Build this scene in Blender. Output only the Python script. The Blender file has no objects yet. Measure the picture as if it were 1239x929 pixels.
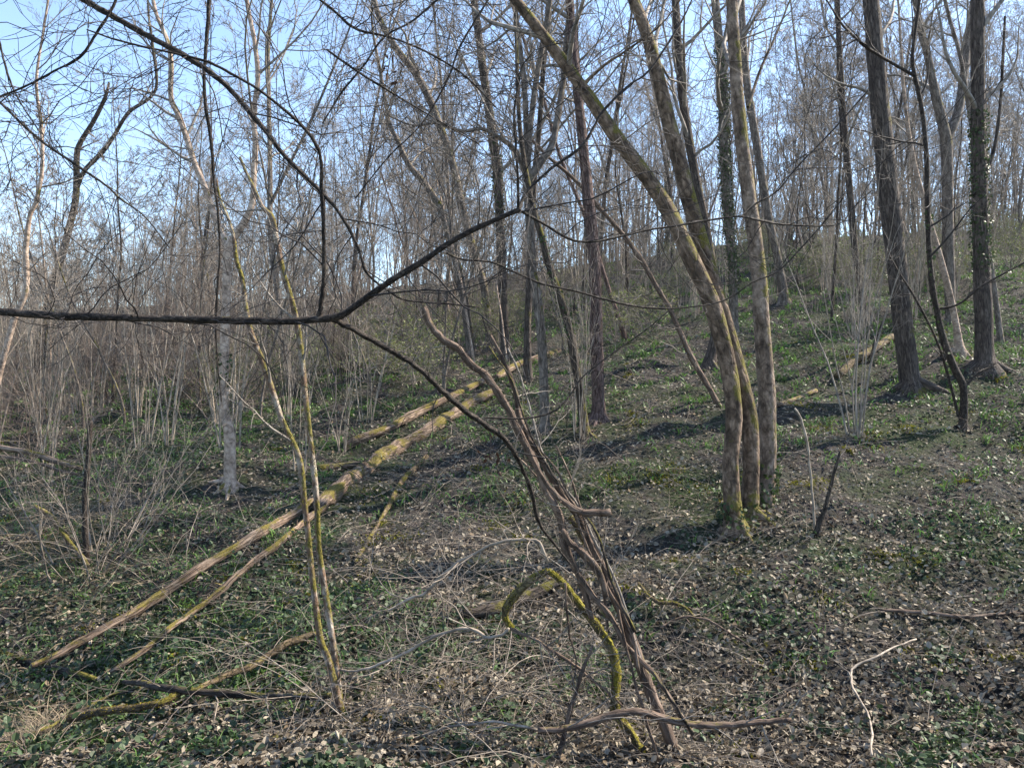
import bpy, math
import numpy as np
from mathutils import Vector

rng = np.random.default_rng(11)
scene = bpy.context.scene
COL = scene.collection

# ------------------------------------------------------------------ camera, sky, sun, exposure
W, H, F = 1239.0, 929.0, 936.0            # photograph size and focal length in its pixels
CX, CY = W / 2, H / 2
cam_d = bpy.data.cameras.new('camera')
cam = bpy.data.objects.new('camera', cam_d)
COL.objects.link(cam)
cam.location = (0, 0, 0)                  # eye level is z = 0
cam.rotation_euler = (math.radians(90), 0, 0)
cam_d.sensor_width = 36.0
cam_d.lens = 36.0 * F / W
cam_d.clip_start = 0.05
cam_d.clip_end = 3000
scene.camera = cam

SUN_AZ, SUN_EL = math.radians(70), math.radians(42)   # clockwise from the view direction
world = bpy.data.worlds.new('World')
scene.world = world
world.use_nodes = True
nt = world.node_tree
bg = nt.nodes['Background']
sky = nt.nodes.new('ShaderNodeTexSky')
sky.sky_type = 'NISHITA'
sky.sun_disc = False
sky.sun_elevation = SUN_EL
sky.sun_rotation = SUN_AZ
sky.altitude = 300
sky.air_density = 1.0
sky.dust_density = 0.35
sky.ozone_density = 1.0
nt.links.new(sky.outputs[0], bg.inputs[0])
bg.inputs[1].default_value = 0.13

sun_d = bpy.data.lights.new('sun', 'SUN')
sun_d.energy = 5.0
sun_d.angle = math.radians(0.5)
sun_d.color = (1.0, 0.90, 0.76)
sun = bpy.data.objects.new('sun', sun_d)
COL.objects.link(sun)
sv = Vector((math.sin(SUN_AZ) * math.cos(SUN_EL), math.cos(SUN_AZ) * math.cos(SUN_EL), math.sin(SUN_EL)))
sun.rotation_euler = sv.to_track_quat('Z', 'Y').to_euler()

vs = scene.view_settings
vs.view_transform = 'Standard'
vs.look = 'None'
vs.exposure = 1.55
vs.gamma = 1.0
vs.use_curve_mapping = False
cy = scene.cycles
cy.max_bounces = 5
cy.diffuse_bounces = 3
cy.glossy_bounces = 2
cy.transmission_bounces = 3
cy.transparent_max_bounces = 4
cy.volume_bounces = 0
cy.caustics_reflective = False
cy.caustics_refractive = False

# ------------------------------------------------------------------ materials
def mat_new(name):
    m = bpy.data.materials.new(name)
    m.use_nodes = True
    t = m.node_tree
    return m, t, t.nodes['Principled BSDF']

def N(t, kind, **kw):
    n = t.nodes.new(kind)
    for k, v in kw.items():
        setattr(n, k, v)
    return n

def ramp(t, src, stops):
    r = N(t, 'ShaderNodeValToRGB')
    e = r.color_ramp.elements
    while len(e) < len(stops):
        e.new(0.5)
    for i, (p, c) in enumerate(stops):
        e[i].position = p
        e[i].color = (*c, 1) if len(c) == 3 else c
    t.links.new(src, r.inputs[0])
    return r.outputs[0]

def mixc(t, fac, a, b):
    m = N(t, 'ShaderNodeMix', data_type='RGBA')
    if isinstance(fac, float):
        m.inputs[0].default_value = fac
    else:
        t.links.new(fac, m.inputs[0])
    for i, c in ((6, a), (7, b)):
        if isinstance(c, tuple):
            m.inputs[i].default_value = (*c, 1)
        else:
            t.links.new(c, m.inputs[i])
    return m.outputs[2]

def math_n(t, op, a, b=None):
    m = N(t, 'ShaderNodeMath', operation=op)
    for i, v in enumerate((a, b)):
        if v is None:
            continue
        if isinstance(v, (int, float)):
            m.inputs[i].default_value = v
        else:
            t.links.new(v, m.inputs[i])
    return m.outputs[0]

def bark(name, dark, mid, pale, moss=0.0, moss_col=(0.13, 0.115, 0.018), pale_amt=0.5, stretch=0.22, scale=26.0, bump=0.9, rough=0.9,
         band=0.0, psc=5.5):
    m, t, b = mat_new(name)
    at = N(t, 'ShaderNodeAttribute', attribute_name='tc')
    mp = N(t, 'ShaderNodeMapping')
    mp.inputs['Scale'].default_value = (1, 1, stretch)
    t.links.new(at.outputs['Vector'], mp.inputs[0])
    n1 = N(t, 'ShaderNodeTexNoise')
    n1.inputs['Scale'].default_value = scale
    n1.inputs['Detail'].default_value = 6
    n1.inputs['Roughness'].default_value = 0.65
    t.links.new(mp.outputs[0], n1.inputs['Vector'])
    vo = N(t, 'ShaderNodeTexVoronoi', feature='DISTANCE_TO_EDGE')
    vo.inputs['Scale'].default_value = scale * 1.1
    wv = N(t, 'ShaderNodeVectorMath', operation='ADD')
    t.links.new(mp.outputs[0], wv.inputs[0])
    sc = N(t, 'ShaderNodeVectorMath', operation='SCALE')
    sc.inputs['Scale'].default_value = 0.05
    t.links.new(n1.outputs['Color'], sc.inputs[0])
    t.links.new(sc.outputs[0], wv.inputs[1])
    t.links.new(wv.outputs[0], vo.inputs['Vector'])
    base = ramp(t, n1.outputs[0], [(0.30, dark), (0.52, mid), (0.72, pale)])
    crack = ramp(t, vo.outputs[0], [(0.0, (0.25,) * 3), (0.16, (1,) * 3)])
    mul = N(t, 'ShaderNodeMix', data_type='RGBA', blend_type='MULTIPLY')
    mul.inputs[0].default_value = min(1.0, bump)
    t.links.new(base, mul.inputs[6])
    t.links.new(crack, mul.inputs[7])
    col = mul.outputs[2]
    # lichen / pale patches
    n2 = N(t, 'ShaderNodeTexNoise')
    n2.inputs['Scale'].default_value = psc
    n2.inputs['Detail'].default_value = 9
    n2.inputs['Roughness'].default_value = 0.7
    mp2 = N(t, 'ShaderNodeMapping')
    mp2.inputs['Scale'].default_value = (1, 1, 0.6 + band)
    t.links.new(at.outputs['Vector'], mp2.inputs[0])
    t.links.new(mp2.outputs[0], n2.inputs['Vector'])
    pf = ramp(t, n2.outputs[0], [(0.48, (0, 0, 0)), (0.66, (pale_amt,) * 3)])
    col = mixc(t, pf, col, pale)
    if moss > 0:
        geo = N(t, 'ShaderNodeNewGeometry')
        dot = N(t, 'ShaderNodeVectorMath', operation='DOT_PRODUCT')
        dot.inputs[1].default_value = (0.35, -0.15, 0.55)
        t.links.new(geo.outputs['Normal'], dot.inputs[0])
        n3 = N(t, 'ShaderNodeTexNoise')
        n3.inputs['Scale'].default_value = 2.6
        n3.inputs['Detail'].default_value = 8
        n3.inputs['Roughness'].default_value = 0.7
        t.links.new(at.outputs['Vector'], n3.inputs['Vector'])
        s = math_n(t, 'ADD', math_n(t, 'MULTIPLY', dot.outputs['Value'], 0.28), n3.outputs[0])
        mf = ramp(t, s, [(0.78 - moss * 0.42, (0, 0, 0)), (0.86 - moss * 0.42, (0.92,) * 3)])
        n4 = N(t, 'ShaderNodeTexNoise')
        n4.inputs['Scale'].default_value = 70
        n4.inputs['Detail'].default_value = 3
        t.links.new(at.outputs['Vector'], n4.inputs['Vector'])
        mc = ramp(t, n4.outputs[0], [(0.3, tuple(c * 0.35 for c in moss_col)), (0.62, moss_col), (0.8, tuple(min(1, c * 1.7) for c in moss_col))])
        col = mixc(t, mf, col, mc)
    t.links.new(col, b.inputs['Base Color'])
    b.inputs['Roughness'].default_value = rough
    b.inputs['Specular IOR Level'].default_value = 0.25
    hh = math_n(t, 'ADD', math_n(t, 'MULTIPLY', n1.outputs[0], 1.0), math_n(t, 'MULTIPLY', crack, 0.6))
    bp = N(t, 'ShaderNodeBump')
    bp.inputs['Strength'].default_value = min(1.0, bump)
    bp.inputs['Distance'].default_value = 0.025
    t.links.new(hh, bp.inputs['Height'])
    t.links.new(bp.outputs[0], b.inputs['Normal'])
    return m

def twig_mat(name, a, b_, rough=0.75):
    m, t, b = mat_new(name)
    at = N(t, 'ShaderNodeAttribute', attribute_name='tc')
    n1 = N(t, 'ShaderNodeTexNoise')
    n1.inputs['Scale'].default_value = 9
    n1.inputs['Detail'].default_value = 4
    t.links.new(at.outputs['Vector'], n1.inputs['Vector'])
    t.links.new(ramp(t, n1.outputs[0], [(0.3, a), (0.7, b_)]), b.inputs['Base Color'])
    b.inputs['Roughness'].default_value = rough
    b.inputs['Specular IOR Level'].default_value = 0.3
    return m

def leaf_mat(name, rough, trans=0.0, spec=0.4):
    m, t, b = mat_new(name)
    at = N(t, 'ShaderNodeAttribute', attribute_name='Col')
    t.links.new(at.outputs['Color'], b.inputs['Base Color'])
    b.inputs['Roughness'].default_value = rough
    b.inputs['Specular IOR Level'].default_value = spec
    if trans > 0:
        tr = N(t, 'ShaderNodeBsdfTranslucent')
        t.links.new(at.outputs['Color'], tr.inputs[0])
        mx = N(t, 'ShaderNodeMixShader')
        mx.inputs[0].default_value = trans
        t.links.new(b.outputs[0], mx.inputs[1])
        t.links.new(tr.outputs[0], mx.inputs[2])
        t.links.new(mx.outputs[0], t.nodes['Material Output'].inputs[0])
    return m

M = {
    'oak': bark('oak_bark', (0.022, 0.017, 0.015), (0.085, 0.067, 0.058), (0.19, 0.16, 0.138), moss=0.28, pale_amt=0.25, scale=24, stretch=0.16),
    'pine': bark('pine_bark', (0.045, 0.028, 0.025), (0.13, 0.085, 0.075), (0.24, 0.18, 0.165), moss=0.10, pale_amt=0.2, scale=20, stretch=0.25),
    'cherry': bark('cherry_bark', (0.015, 0.010, 0.007), (0.105, 0.072, 0.05), (0.34, 0.25, 0.185), moss=0.46, pale_amt=0.5, scale=11, stretch=0.45, bump=0.6, band=0.5, psc=3.6),
    'cherry_pale': bark('pale_cherry_bark', (0.03, 0.021, 0.016), (0.16, 0.118, 0.09), (0.40, 0.315, 0.25), moss=0.40, pale_amt=0.6, scale=12, stretch=0.5, bump=0.5, band=0.6, psc=3.2),
    'grey': bark('grey_bark', (0.04, 0.033, 0.028), (0.135, 0.112, 0.096), (0.29, 0.25, 0.218), moss=0.30, pale_amt=0.4, scale=16, stretch=0.35, bump=0.6),
    'ash': bark('pale_ash_bark', (0.12, 0.086, 0.064), (0.34, 0.255, 0.20), (0.56, 0.45, 0.365), moss=0.24, pale_amt=0.6, scale=10, stretch=0.9, bump=0.45, band=1.0),
    'mossy': bark('mossy_stem_bark', (0.06, 0.035, 0.022), (0.17, 0.11, 0.075), (0.42, 0.38, 0.32), moss=0.52, pale_amt=0.85, scale=14, stretch=0.6, bump=0.5),
    'dead': bark('dead_stem_bark', (0.035, 0.024, 0.018), (0.13, 0.09, 0.068), (0.28, 0.215, 0.17), moss=0.12, pale_amt=0.3, scale=18, stretch=0.2, bump=0.7),
    'rot': bark('rotten_log_wood', (0.04, 0.026, 0.018), (0.19, 0.132, 0.096), (0.42, 0.325, 0.25), moss=0.34, pale_amt=0.4, moss_col=(0.17, 0.14, 0.025), scale=22, stretch=0.08, bump=0.9),
    'moss': bark('moss_covered_bark', (0.04, 0.03, 0.02), (0.12, 0.085, 0.05), (0.24, 0.18, 0.12), moss=0.34, moss_col=(0.15, 0.13, 0.022), pale_amt=0.2, scale=20, stretch=0.5, bump=0.8),
    'mossy_bright': bark('bright_moss_bark', (0.05, 0.04, 0.02), (0.13, 0.10, 0.05), (0.22, 0.18, 0.11), moss=0.55, moss_col=(0.22, 0.195, 0.025), pale_amt=0.2, scale=20, stretch=0.5, bump=0.8),
    'darklog': bark('dark_log_bark', (0.022, 0.018, 0.014), (0.065, 0.05, 0.04), (0.14, 0.115, 0.095), moss=0.38, pale_amt=0.2, scale=20, stretch=0.2),
    'near': bark('near_branch_bark', (0.014, 0.010, 0.008), (0.038, 0.027, 0.021), (0.11, 0.088, 0.072), moss=0.05, pale_amt=0.75, scale=45, stretch=0.5, bump=0.9, rough=0.7, psc=24),
    'twig': twig_mat('grey_twig', (0.10, 0.085, 0.072), (0.29, 0.255, 0.22)),
    'twig_dark': twig_mat('dark_twig', (0.012, 0.010, 0.010), (0.04, 0.033, 0.031)),
    'twig_pale': twig_mat('pale_twig', (0.12, 0.095, 0.072), (0.40, 0.34, 0.275)),
    'twig_red': twig_mat('russet_twig', (0.07, 0.052, 0.043), (0.21, 0.168, 0.142)),
    'brush': twig_mat('dry_brush', (0.07, 0.055, 0.044), (0.31, 0.262, 0.215)),
    'litter': leaf_mat('dead_leaf', 0.85, 0.10, 0.15),
    'green': leaf_mat('green_leaf', 0.55, 0.25, 0.3),
    'grass': leaf_mat('grass_blade', 0.5, 0.3, 0.35),
}

def moss_tuft_mat():
    return leaf_mat('moss_frond', 0.85, 0.3, 0.15)
M['mosstuft'] = moss_tuft_mat()

def ground_mat():
    m, t, b = mat_new('woodland_soil')
    tc = N(t, 'ShaderNodeTexCoord')
    n1 = N(t, 'ShaderNodeTexNoise')
    n1.inputs['Scale'].default_value = 0.55
    n1.inputs['Detail'].default_value = 9
    n1.inputs['Roughness'].default_value = 0.68
    n2 = N(t, 'ShaderNodeTexNoise')
    n2.inputs['Scale'].default_value = 16
    n2.inputs['Detail'].default_value = 7
    n2.inputs['Roughness'].default_value = 0.75
    vo = N(t, 'ShaderNodeTexVoronoi')
    vo.inputs['Scale'].default_value = 13
    for n in (n1, n2, vo):
        t.links.new(tc.outputs['Object'], n.inputs['Vector'])
    soil = ramp(t, n2.outputs[0], [(0.32, (0.007, 0.005, 0.003)), (0.5, (0.026, 0.02, 0.014)), (0.74, (0.10, 0.08, 0.06))])
    lit = mixc(t, 0.45, soil, vo.outputs['Color'])
    hs = N(t, 'ShaderNodeHueSaturation')
    hs.inputs['Saturation'].default_value = 0.18
    hs.inputs['Value'].default_value = 0.14
    t.links.new(lit, hs.inputs['Color'])
    brown = mixc(t, 0.55, soil, hs.outputs[0])
    green = ramp(t, n2.outputs[0], [(0.3, (0.006, 0.011, 0.004)), (0.55, (0.030, 0.048, 0.015)), (0.75, (0.075, 0.095, 0.035))])
    f = ramp(t, n1.outputs[0], [(0.46, (0, 0, 0)), (0.58, (0.8,) * 3)])
    t.links.new(mixc(t, f, brown, green), b.inputs['Base Color'])
    b.inputs['Roughness'].default_value = 0.95
    b.inputs['Specular IOR Level'].default_value = 0.15
    bp = N(t, 'ShaderNodeBump')
    bp.inputs['Strength'].default_value = 1.0
    bp.inputs['Distance'].default_value = 0.07
    t.links.new(math_n(t, 'ADD', n2.outputs[0], math_n(t, 'MULTIPLY', vo.outputs['Distance'], 0.5)), bp.inputs['Height'])
    t.links.new(bp.outputs[0], b.inputs['Normal'])
    return m
M['ground'] = ground_mat()

# ------------------------------------------------------------------ terrain height
def tanx(px): return (px - CX) / F
def tanz(py): return (CY - py) / F

CTRL = {   # image column -> (distance, image row) of bare ground; the slope of the hill read off the photograph
    -420: [(6, 960), (8.5, 800), (12, 655), (20, 545), (35, 480), (60, 450), (95, 410), (150, 378)],
    0:    [(5.6, 940), (8, 800), (10, 700), (13, 605), (18, 540), (30, 480), (55, 448), (90, 405), (150, 375)],
    300:  [(5.7, 935), (8, 790), (10, 680), (12.5, 590), (17, 522), (26, 470), (45, 437), (80, 400), (150, 366)],
    600:  [(5.9, 930), (8, 775), (10, 670), (13, 560), (17, 485), (24, 430), (40, 390), (75, 358), (150, 335)],
    900:  [(6, 925), (8, 745), (10, 640), (13, 540), (17, 452), (25, 378), (40, 322), (60, 296), (110, 294)],
    1239: [(6, 930), (8, 745), (10, 640), (13, 525), (17, 432), (25, 352), (40, 300), (60, 277), (110, 278)],
    1660: [(6, 930), (9, 690), (13, 525), (20, 405), (35, 315), (60, 285), (120, 285)],
}
cp = []
for px, lst in CTRL.items():
    for d, py in lst:
        cp.append((tanx(px) * d, d, tanz(py) * d))
for x in (-14, -5, 0, 5, 14):
    cp += [(x, 2.6, -1.75), (x, 0, -1.6), (x, -8, -1.3)]
for x in (-260, -90, 90, 260):
    cp += [(x, 260, 24), (x, -40, -1.0)]
cp = np.array(cp)

def _phi(r):
    return r                     # conical kernel: no overshoot far from the points
def _uv(x, y):
    return np.stack([np.asarray(x, float), np.asarray(y, float)], -1)
_A = _phi(np.linalg.norm(cp[:, None, :2] - cp[None, :, :2], axis=2))
_n = len(cp)
_K = np.zeros((_n + 3, _n + 3))
_K[:_n, :_n] = _A + np.eye(_n) * -0.12
_K[:_n, _n] = 1
_K[:_n, _n + 1:] = cp[:, :2]
_K[_n:, :_n] = _K[:_n, _n:].T
_wt = np.linalg.solve(_K, np.concatenate([cp[:, 2], np.zeros(3)]))
_wk = np.random.default_rng(3)
_waves = []
for lam, amp, cnt in ((7.0, 0.10, 6), (2.6, 0.05, 8), (0.9, 0.022, 10), (0.4, 0.010, 10)):
    for _ in range(cnt):
        a = _wk.uniform(0, 6.283)
        l = lam * _wk.uniform(0.7, 1.4)
        _waves.append((math.cos(a) * 6.283 / l, math.sin(a) * 6.283 / l, _wk.uniform(0, 6.283), amp))

def G(x, y):
    x = np.atleast_1d(np.asarray(x, float))
    y = np.atleast_1d(np.asarray(y, float))
    sh = x.shape
    x = x.ravel(); y = y.ravel()
    out = np.zeros_like(x)
    for i in range(0, len(x), 20000):
        xs, ys = x[i:i + 20000], y[i:i + 20000]
        r = np.sqrt((xs[:, None] - cp[None, :, 0]) ** 2 + (ys[:, None] - cp[None, :, 1]) ** 2 + 0.6)
        z = r @ _wt[:_n] + _wt[_n] + _wt[_n + 1] * xs + _wt[_n + 2] * ys
        for kx, ky, p, a in _waves:
            z = z + a * 0.55 * np.sin(kx * xs + ky * ys + p)
        out[i:i + 20000] = z
    return out.reshape(sh)

_ds = np.concatenate([np.arange(4.6, 20, 0.04), np.arange(20, 160, 0.25)])
def hit(px, py):
    """Where the line of sight through a pixel meets the ground: (x, y, z)."""
    tx, tz = tanx(px), tanz(py)
    g = G(tx * _ds, _ds)
    below = np.nonzero(tz * _ds <= g)[0]
    d = _ds[below[0]] if len(below) else 60.0
    return np.array([tx * d, d, G(tx * d, d)[0]])

# ------------------------------------------------------------------ mesh building
def norm(v):
    return v / np.maximum(np.linalg.norm(v, axis=-1, keepdims=True), 1e-9)

class MB:
    def __init__(s):
        s.V, s.Q, s.T, s.TC, s.C, s.n = [], [], [], [], [], 0
    def raw(s, V, Q=None, T=None, tc=None, col=None):
        V = np.asarray(V, float)
        s.V.append(V)
        if Q is not None: s.Q.append(np.asarray(Q) + s.n)
        if T is not None: s.T.append(np.asarray(T) + s.n)
        s.TC.append(V if tc is None else tc)
        s.C.append(np.tile([0.5, 0.5, 0.5], (len(V), 1)) if col is None else col)
        s.n += len(V)
    def tubes(s, P, R, sides=4, rough=0.0, flat=1.0, r=rng, twist=True):
        """P (N,n,3) centre lines, R (N,n) radii."""
        P = np.asarray(P, float); R = np.asarray(R, float)
        if P.ndim == 2: P = P[None]; R = R[None]
        Nn, n, _ = P.shape
        Tn = np.empty_like(P)
        Tn[:, 1:-1] = P[:, 2:] - P[:, :-2]
        Tn[:, 0] = P[:, 1] - P[:, 0]
        Tn[:, -1] = P[:, -1] - P[:, -2]
        Tn = norm(Tn)
        mt = np.abs(norm(P[:, -1] - P[:, 0]))
        ref = np.zeros((Nn, 3))
        ref[np.arange(Nn), mt.argmin(1)] = 1
        ref = np.repeat(ref[:, None, :], n, 1)
        U = norm(ref - (ref * Tn).sum(-1, keepdims=True) * Tn)
        Vv = np.cross(Tn, U)
        th = np.arange(sides) * 2 * math.pi / sides
        ct, st = np.cos(th), np.sin(th) * flat
        rr = np.repeat(R[:, :, None], sides, 2)
        L = np.concatenate([np.zeros((Nn, 1)), np.cumsum(np.linalg.norm(np.diff(P, axis=1), axis=2), 1)], 1)
        if rough > 0:
            mod = np.zeros_like(rr)
            for k in range(7):
                a = r.integers(1, 5); b = r.uniform(0.8, 9); p = r.uniform(0, 6.28)
                mod += np.sin(a * th[None, None, :] + b * L[:, :, None] / max(1.0, 1.0) + p) / 2.6
            mod += r.normal(0, 0.35, mod.shape)
            rr = rr * (1 + rough * mod)
        X = P[:, :, None, :] + rr[..., None] * (ct[None, None, :, None] * U[:, :, None, :] + st[None, None, :, None] * Vv[:, :, None, :])
        off = r.uniform(0, 50, (Nn, 1, 1, 3))
        TCv = np.stack([rr * ct, rr * st, np.repeat(L[:, :, None], sides, 2)], -1) + off
        i = np.arange(n - 1)[:, None]; j = np.arange(sides)[None, :]
        q = np.stack([i * sides + j, i * sides + (j + 1) % sides, (i + 1) * sides + (j + 1) % sides, (i + 1) * sides + j], -1).reshape(-1, 4)
        Q = (q[None] + (np.arange(Nn) * n * sides)[:, None, None]).reshape(-1, 4)
        s.raw(X.reshape(-1, 3), Q=Q, tc=TCv.reshape(-1, 3))
    def leaves(s, pos, fwd, nrm, ln, wd, col, curl=0.2, r=rng):
        """Leaf blades: six outline points, folded along the midrib."""
        n = len(pos)
        fwd = norm(fwd); side = norm(np.cross(nrm, fwd)); up = np.cross(fwd, side)
        ln = np.broadcast_to(ln, (n,))[:, None]; wd = np.broadcast_to(wd, (n,))[:, None]
        c = r.normal(curl, 0.22, (n, 1)); c2 = r.normal(0, 0.25, (n, 1))
        pts = [pos,
               pos + fwd * ln * 0.28 - side * wd * 0.5 + up * wd * c,
               pos + fwd * ln * 0.72 - side * wd * 0.42 + up * (wd * c + ln * c2 * 0.5),
               pos + fwd * ln + up * ln * c2,
               pos + fwd * ln * 0.72 + side * wd * 0.42 + up * (wd * c + ln * c2 * 0.5),
               pos + fwd * ln * 0.28 + side * wd * 0.5 + up * wd * c]
        Vv = np.stack(pts, 1).reshape(-1, 3)
        k = np.arange(n)[:, None] * 6
        Q = np.concatenate([k + np.array([[0, 3, 2, 1]]), k + np.array([[0, 5, 4, 3]])])
        s.raw(Vv, Q=Q, col=np.repeat(col, 6, 0))
    def blades(s, pos, d, nrm, ln, wd, col, bend):
        n = len(pos)
        d = norm(d); side = norm(np.cross(nrm, d))
        ln = ln[:, None]; wd = wd[:, None]; bend = bend[:, None]
        mid = pos + d * ln * 0.55
        h = norm(d * np.array([1, 1, 0]) + 1e-6)
        tip = mid + norm(d + h * bend - np.array([0, 0, 1]) * bend * 0.7) * ln * 0.5
        Vv = np.stack([pos - side * wd * .35, pos + side * wd * .35, mid + side * wd * .5, mid - side * wd * .5, tip], 1).reshape(-1, 3)
        k = np.arange(n)[:, None] * 5
        s.raw(Vv, Q=k + np.array([[0, 1, 2, 3]]), T=k + np.array([[3, 2, 4]]), col=np.repeat(col, 5, 0))
    def mesh(s, name, mat, smooth=True):
        V = np.concatenate(s.V); TC = np.concatenate(s.TC); C = np.concatenate(s.C)
        Q = np.concatenate(s.Q) if s.Q else np.zeros((0, 4), int)
        T = np.concatenate(s.T) if s.T else np.zeros((0, 3), int)
        me = bpy.data.meshes.new(name)
        nl = Q.size + T.size; nf = len(Q) + len(T)
        me.vertices.add(len(V)); me.loops.add(nl); me.polygons.add(nf)
        me.vertices.foreach_set('co', V.astype(np.float32).ravel())
        me.loops.foreach_set('vertex_index', np.concatenate([Q.ravel(), T.ravel()]).astype(np.int32))
        st = np.concatenate([np.arange(len(Q)) * 4, Q.size + np.arange(len(T)) * 3]).astype(np.int32)
        me.polygons.foreach_set('loop_start', st)
        me.polygons.foreach_set('use_smooth', np.full(nf, smooth))
        a = me.attributes.new('tc', 'FLOAT_VECTOR', 'POINT')
        a.data.foreach_set('vector', TC.astype(np.float32).ravel())
        a = me.attributes.new('Col', 'FLOAT_COLOR', 'POINT')
        a.data.foreach_set('color', np.concatenate([C, np.ones((len(C), 1))], 1).astype(np.float32).ravel())
        me.materials.append(mat)
        me.update(calc_edges=True)
        return me
    def obj(s, name, mat, parent=None, smooth=True):
        o = bpy.data.objects.new(name, s.mesh(name, mat, smooth))
        COL.objects.link(o)
        if parent is not None:
            o.parent = parent
            o.matrix_parent_inverse.identity()
            o.location = -Vector(parent.location)
        return o

def tag(o, label=None, cat=None, group=None, kind=None):
    if label: o['label'] = label
    if cat: o['category'] = cat
    if group: o['group'] = group
    if kind: o['kind'] = kind
    return o

def empty(name, loc, label, cat, group=None):
    o = bpy.data.objects.new(name, None)
    COL.objects.link(o)
    o.location = tuple(float(v) for v in loc)
    o.empty_display_size = 0.1
    return tag(o, label, cat, group)

def resample(P, R, n):
    """Catmull-Rom through the points, n samples."""
    P = np.asarray(P, float); R = np.asarray(R, float)
    X = np.concatenate([P, R[:, None]], 1)
    X = np.concatenate([[2 * X[0] - X[1]], X, [2 * X[-1] - X[-2]]])
    m = len(P) - 1
    seg = np.concatenate([[0], np.cumsum(np.linalg.norm(np.diff(P, axis=0), axis=1))])
    t = np.interp(np.linspace(0, seg[-1], n), seg, np.arange(m + 1))
    i = np.minimum(t.astype(int), m - 1); f = (t - i)[:, None]
    p0, p1, p2, p3 = X[i], X[i + 1], X[i + 2], X[i + 3]
    Y = 0.5 * (2 * p1 + (p2 - p0) * f + (2 * p0 - 5 * p1 + 4 * p2 - p3) * f ** 2 + (3 * p1 - p0 - 3 * p2 + p3) * f ** 3)
    return Y[:, :3], np.maximum(Y[:, 3], 0.0008)

def spawn(P, R, k, t0, t1, ang, lf, n, wob, up, rf, r, absl=False, rmin=0.0015, slim=0.016):
    """k side shoots on every centre line."""
    Nn, n0, _ = P.shape
    idx = np.repeat(np.arange(Nn), k)
    t = (np.tile(np.arange(k), Nn) + r.uniform(0, 1, Nn * k)) / k
    t = t0 + (t1 - t0) * t
    f = t * (n0 - 1) * 0.9999
    i = f.astype(int); a = (f - i)[:, None]
    start = P[idx, i] * (1 - a) + P[idx, i + 1] * a
    r0 = R[idx, i] * (1 - a[:, 0]) + R[idx, i + 1] * a[:, 0]
    tg = norm(P[idx, i + 1] - P[idx, i])
    v = r.normal(0, 1, (len(idx), 3))
    v = norm(v - (v * tg).sum(-1, keepdims=True) * tg)
    an = np.radians(r.uniform(ang[0], ang[1], len(idx)))[:, None]
    d = np.cos(an) * tg + np.sin(an) * v
    if absl:
        ln = r.uniform(lf[0], lf[1], len(idx))
    else:
        pl = np.linalg.norm(np.diff(P, axis=1), axis=2).sum(1)
        ln = pl[idx] * r.uniform(lf[0], lf[1], len(idx)) * (1.15 - 0.6 * t)
    st = (ln / (n - 1))[:, None]
    out = np.empty((len(idx), n, 3)); out[:, 0] = start
    for j in range(1, n):
        d = norm(d + r.normal(0, wob, d.shape) + np.array([0, 0, up]))
        out[:, j] = out[:, j - 1] + d * st
    rb = np.minimum(r0 * rf, np.maximum(ln * slim, rmin * 1.3))
    s = np.linspace(0, 1, n)[None, :]
    RR = np.maximum(rb[:, None] * (1 - 0.8 * s), rmin)
    RR[:, -1] *= 0.5
    return out, RR

def crown_levels(crown, P, R, r, k=(5, 5, 3), t0=0.15, rmin=0.003, wob=0.16, up=0.05, lf=((.35, .6), (.35, .6), (.4, .7)), n=(6, 5, 4), ang=(28, 62), sides=(4, 3, 3)):
    for l in range(len(k)):
        P, R = spawn(P, R, k[l], t0 if l == 0 else 0.12, 0.97, ang, lf[l], n[l], wob * (1 + .25 * l), up, 0.62, r, rmin=rmin)
        crown.tubes(P, R, sides[l], r=r)
    return P, R

# ------------------------------------------------------------------ the ground
def build_ground():
    xs = np.concatenate([-np.geomspace(420, 16, 40), np.linspace(-15.8, 17.8, 225), np.geomspace(18, 420, 40)])
    ys = np.concatenate([np.linspace(-60, 3.8, 26), np.linspace(4, 21.9, 140), np.geomspace(22, 480, 80)])
    X, Y = np.meshgrid(xs, ys)
    Z = G(X, Y)
    V = np.stack([X, Y, Z], -1).reshape(-1, 3)
    nx = len(xs)
    i = np.arange(len(ys) - 1)[:, None]; j = np.arange(nx - 1)[None, :]
    Q = np.stack([i * nx + j, i * nx + j + 1, (i + 1) * nx + j + 1, (i + 1) * nx + j], -1).reshape(-1, 4)
    mb = MB(); mb.raw(V, Q=Q)
    return tag(mb.obj('ground', M['ground']), 'leaf-strewn woodland slope falling into a dell and rising beyond', None, None, 'structure')
build_ground()

# ------------------------------------------------------------------ traced centre lines
def line(pts, D, dd=0.0, n=None, jit=0.0):
    """Pixels (x, y, width) to a centre line at distance D drifting by dd to the tip."""
    pts = np.array(pts, float)
    m = len(pts)
    d = D + dd * np.linspace(0, 1, m)
    if jit: d = d + rng.normal(0, jit, m)
    P = np.stack([tanx(pts[:, 0]) * d, d, tanz(pts[:, 1]) * d], -1)
    R = pts[:, 2] * 0.5 * d / F
    return resample(P, R, n or max(6, m * 4))

def extend_up(P, R, h, r, n=10, rt=0.02):
    """Carry a trunk on above the frame to the top of the tree."""
    d = norm(P[-1] - P[-4]); st = h / n
    pts = [P[-1]]
    for k in range(n):
        d = norm(d + np.array([0, 0, 0.12]) + r.normal(0, 0.07, 3))
        pts.append(pts[-1] + d * st)
    rr = np.linspace(R[-1], rt, n + 1)
    return np.concatenate([P, np.array(pts[1:])]), np.concatenate([R, rr[1:]])

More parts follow.
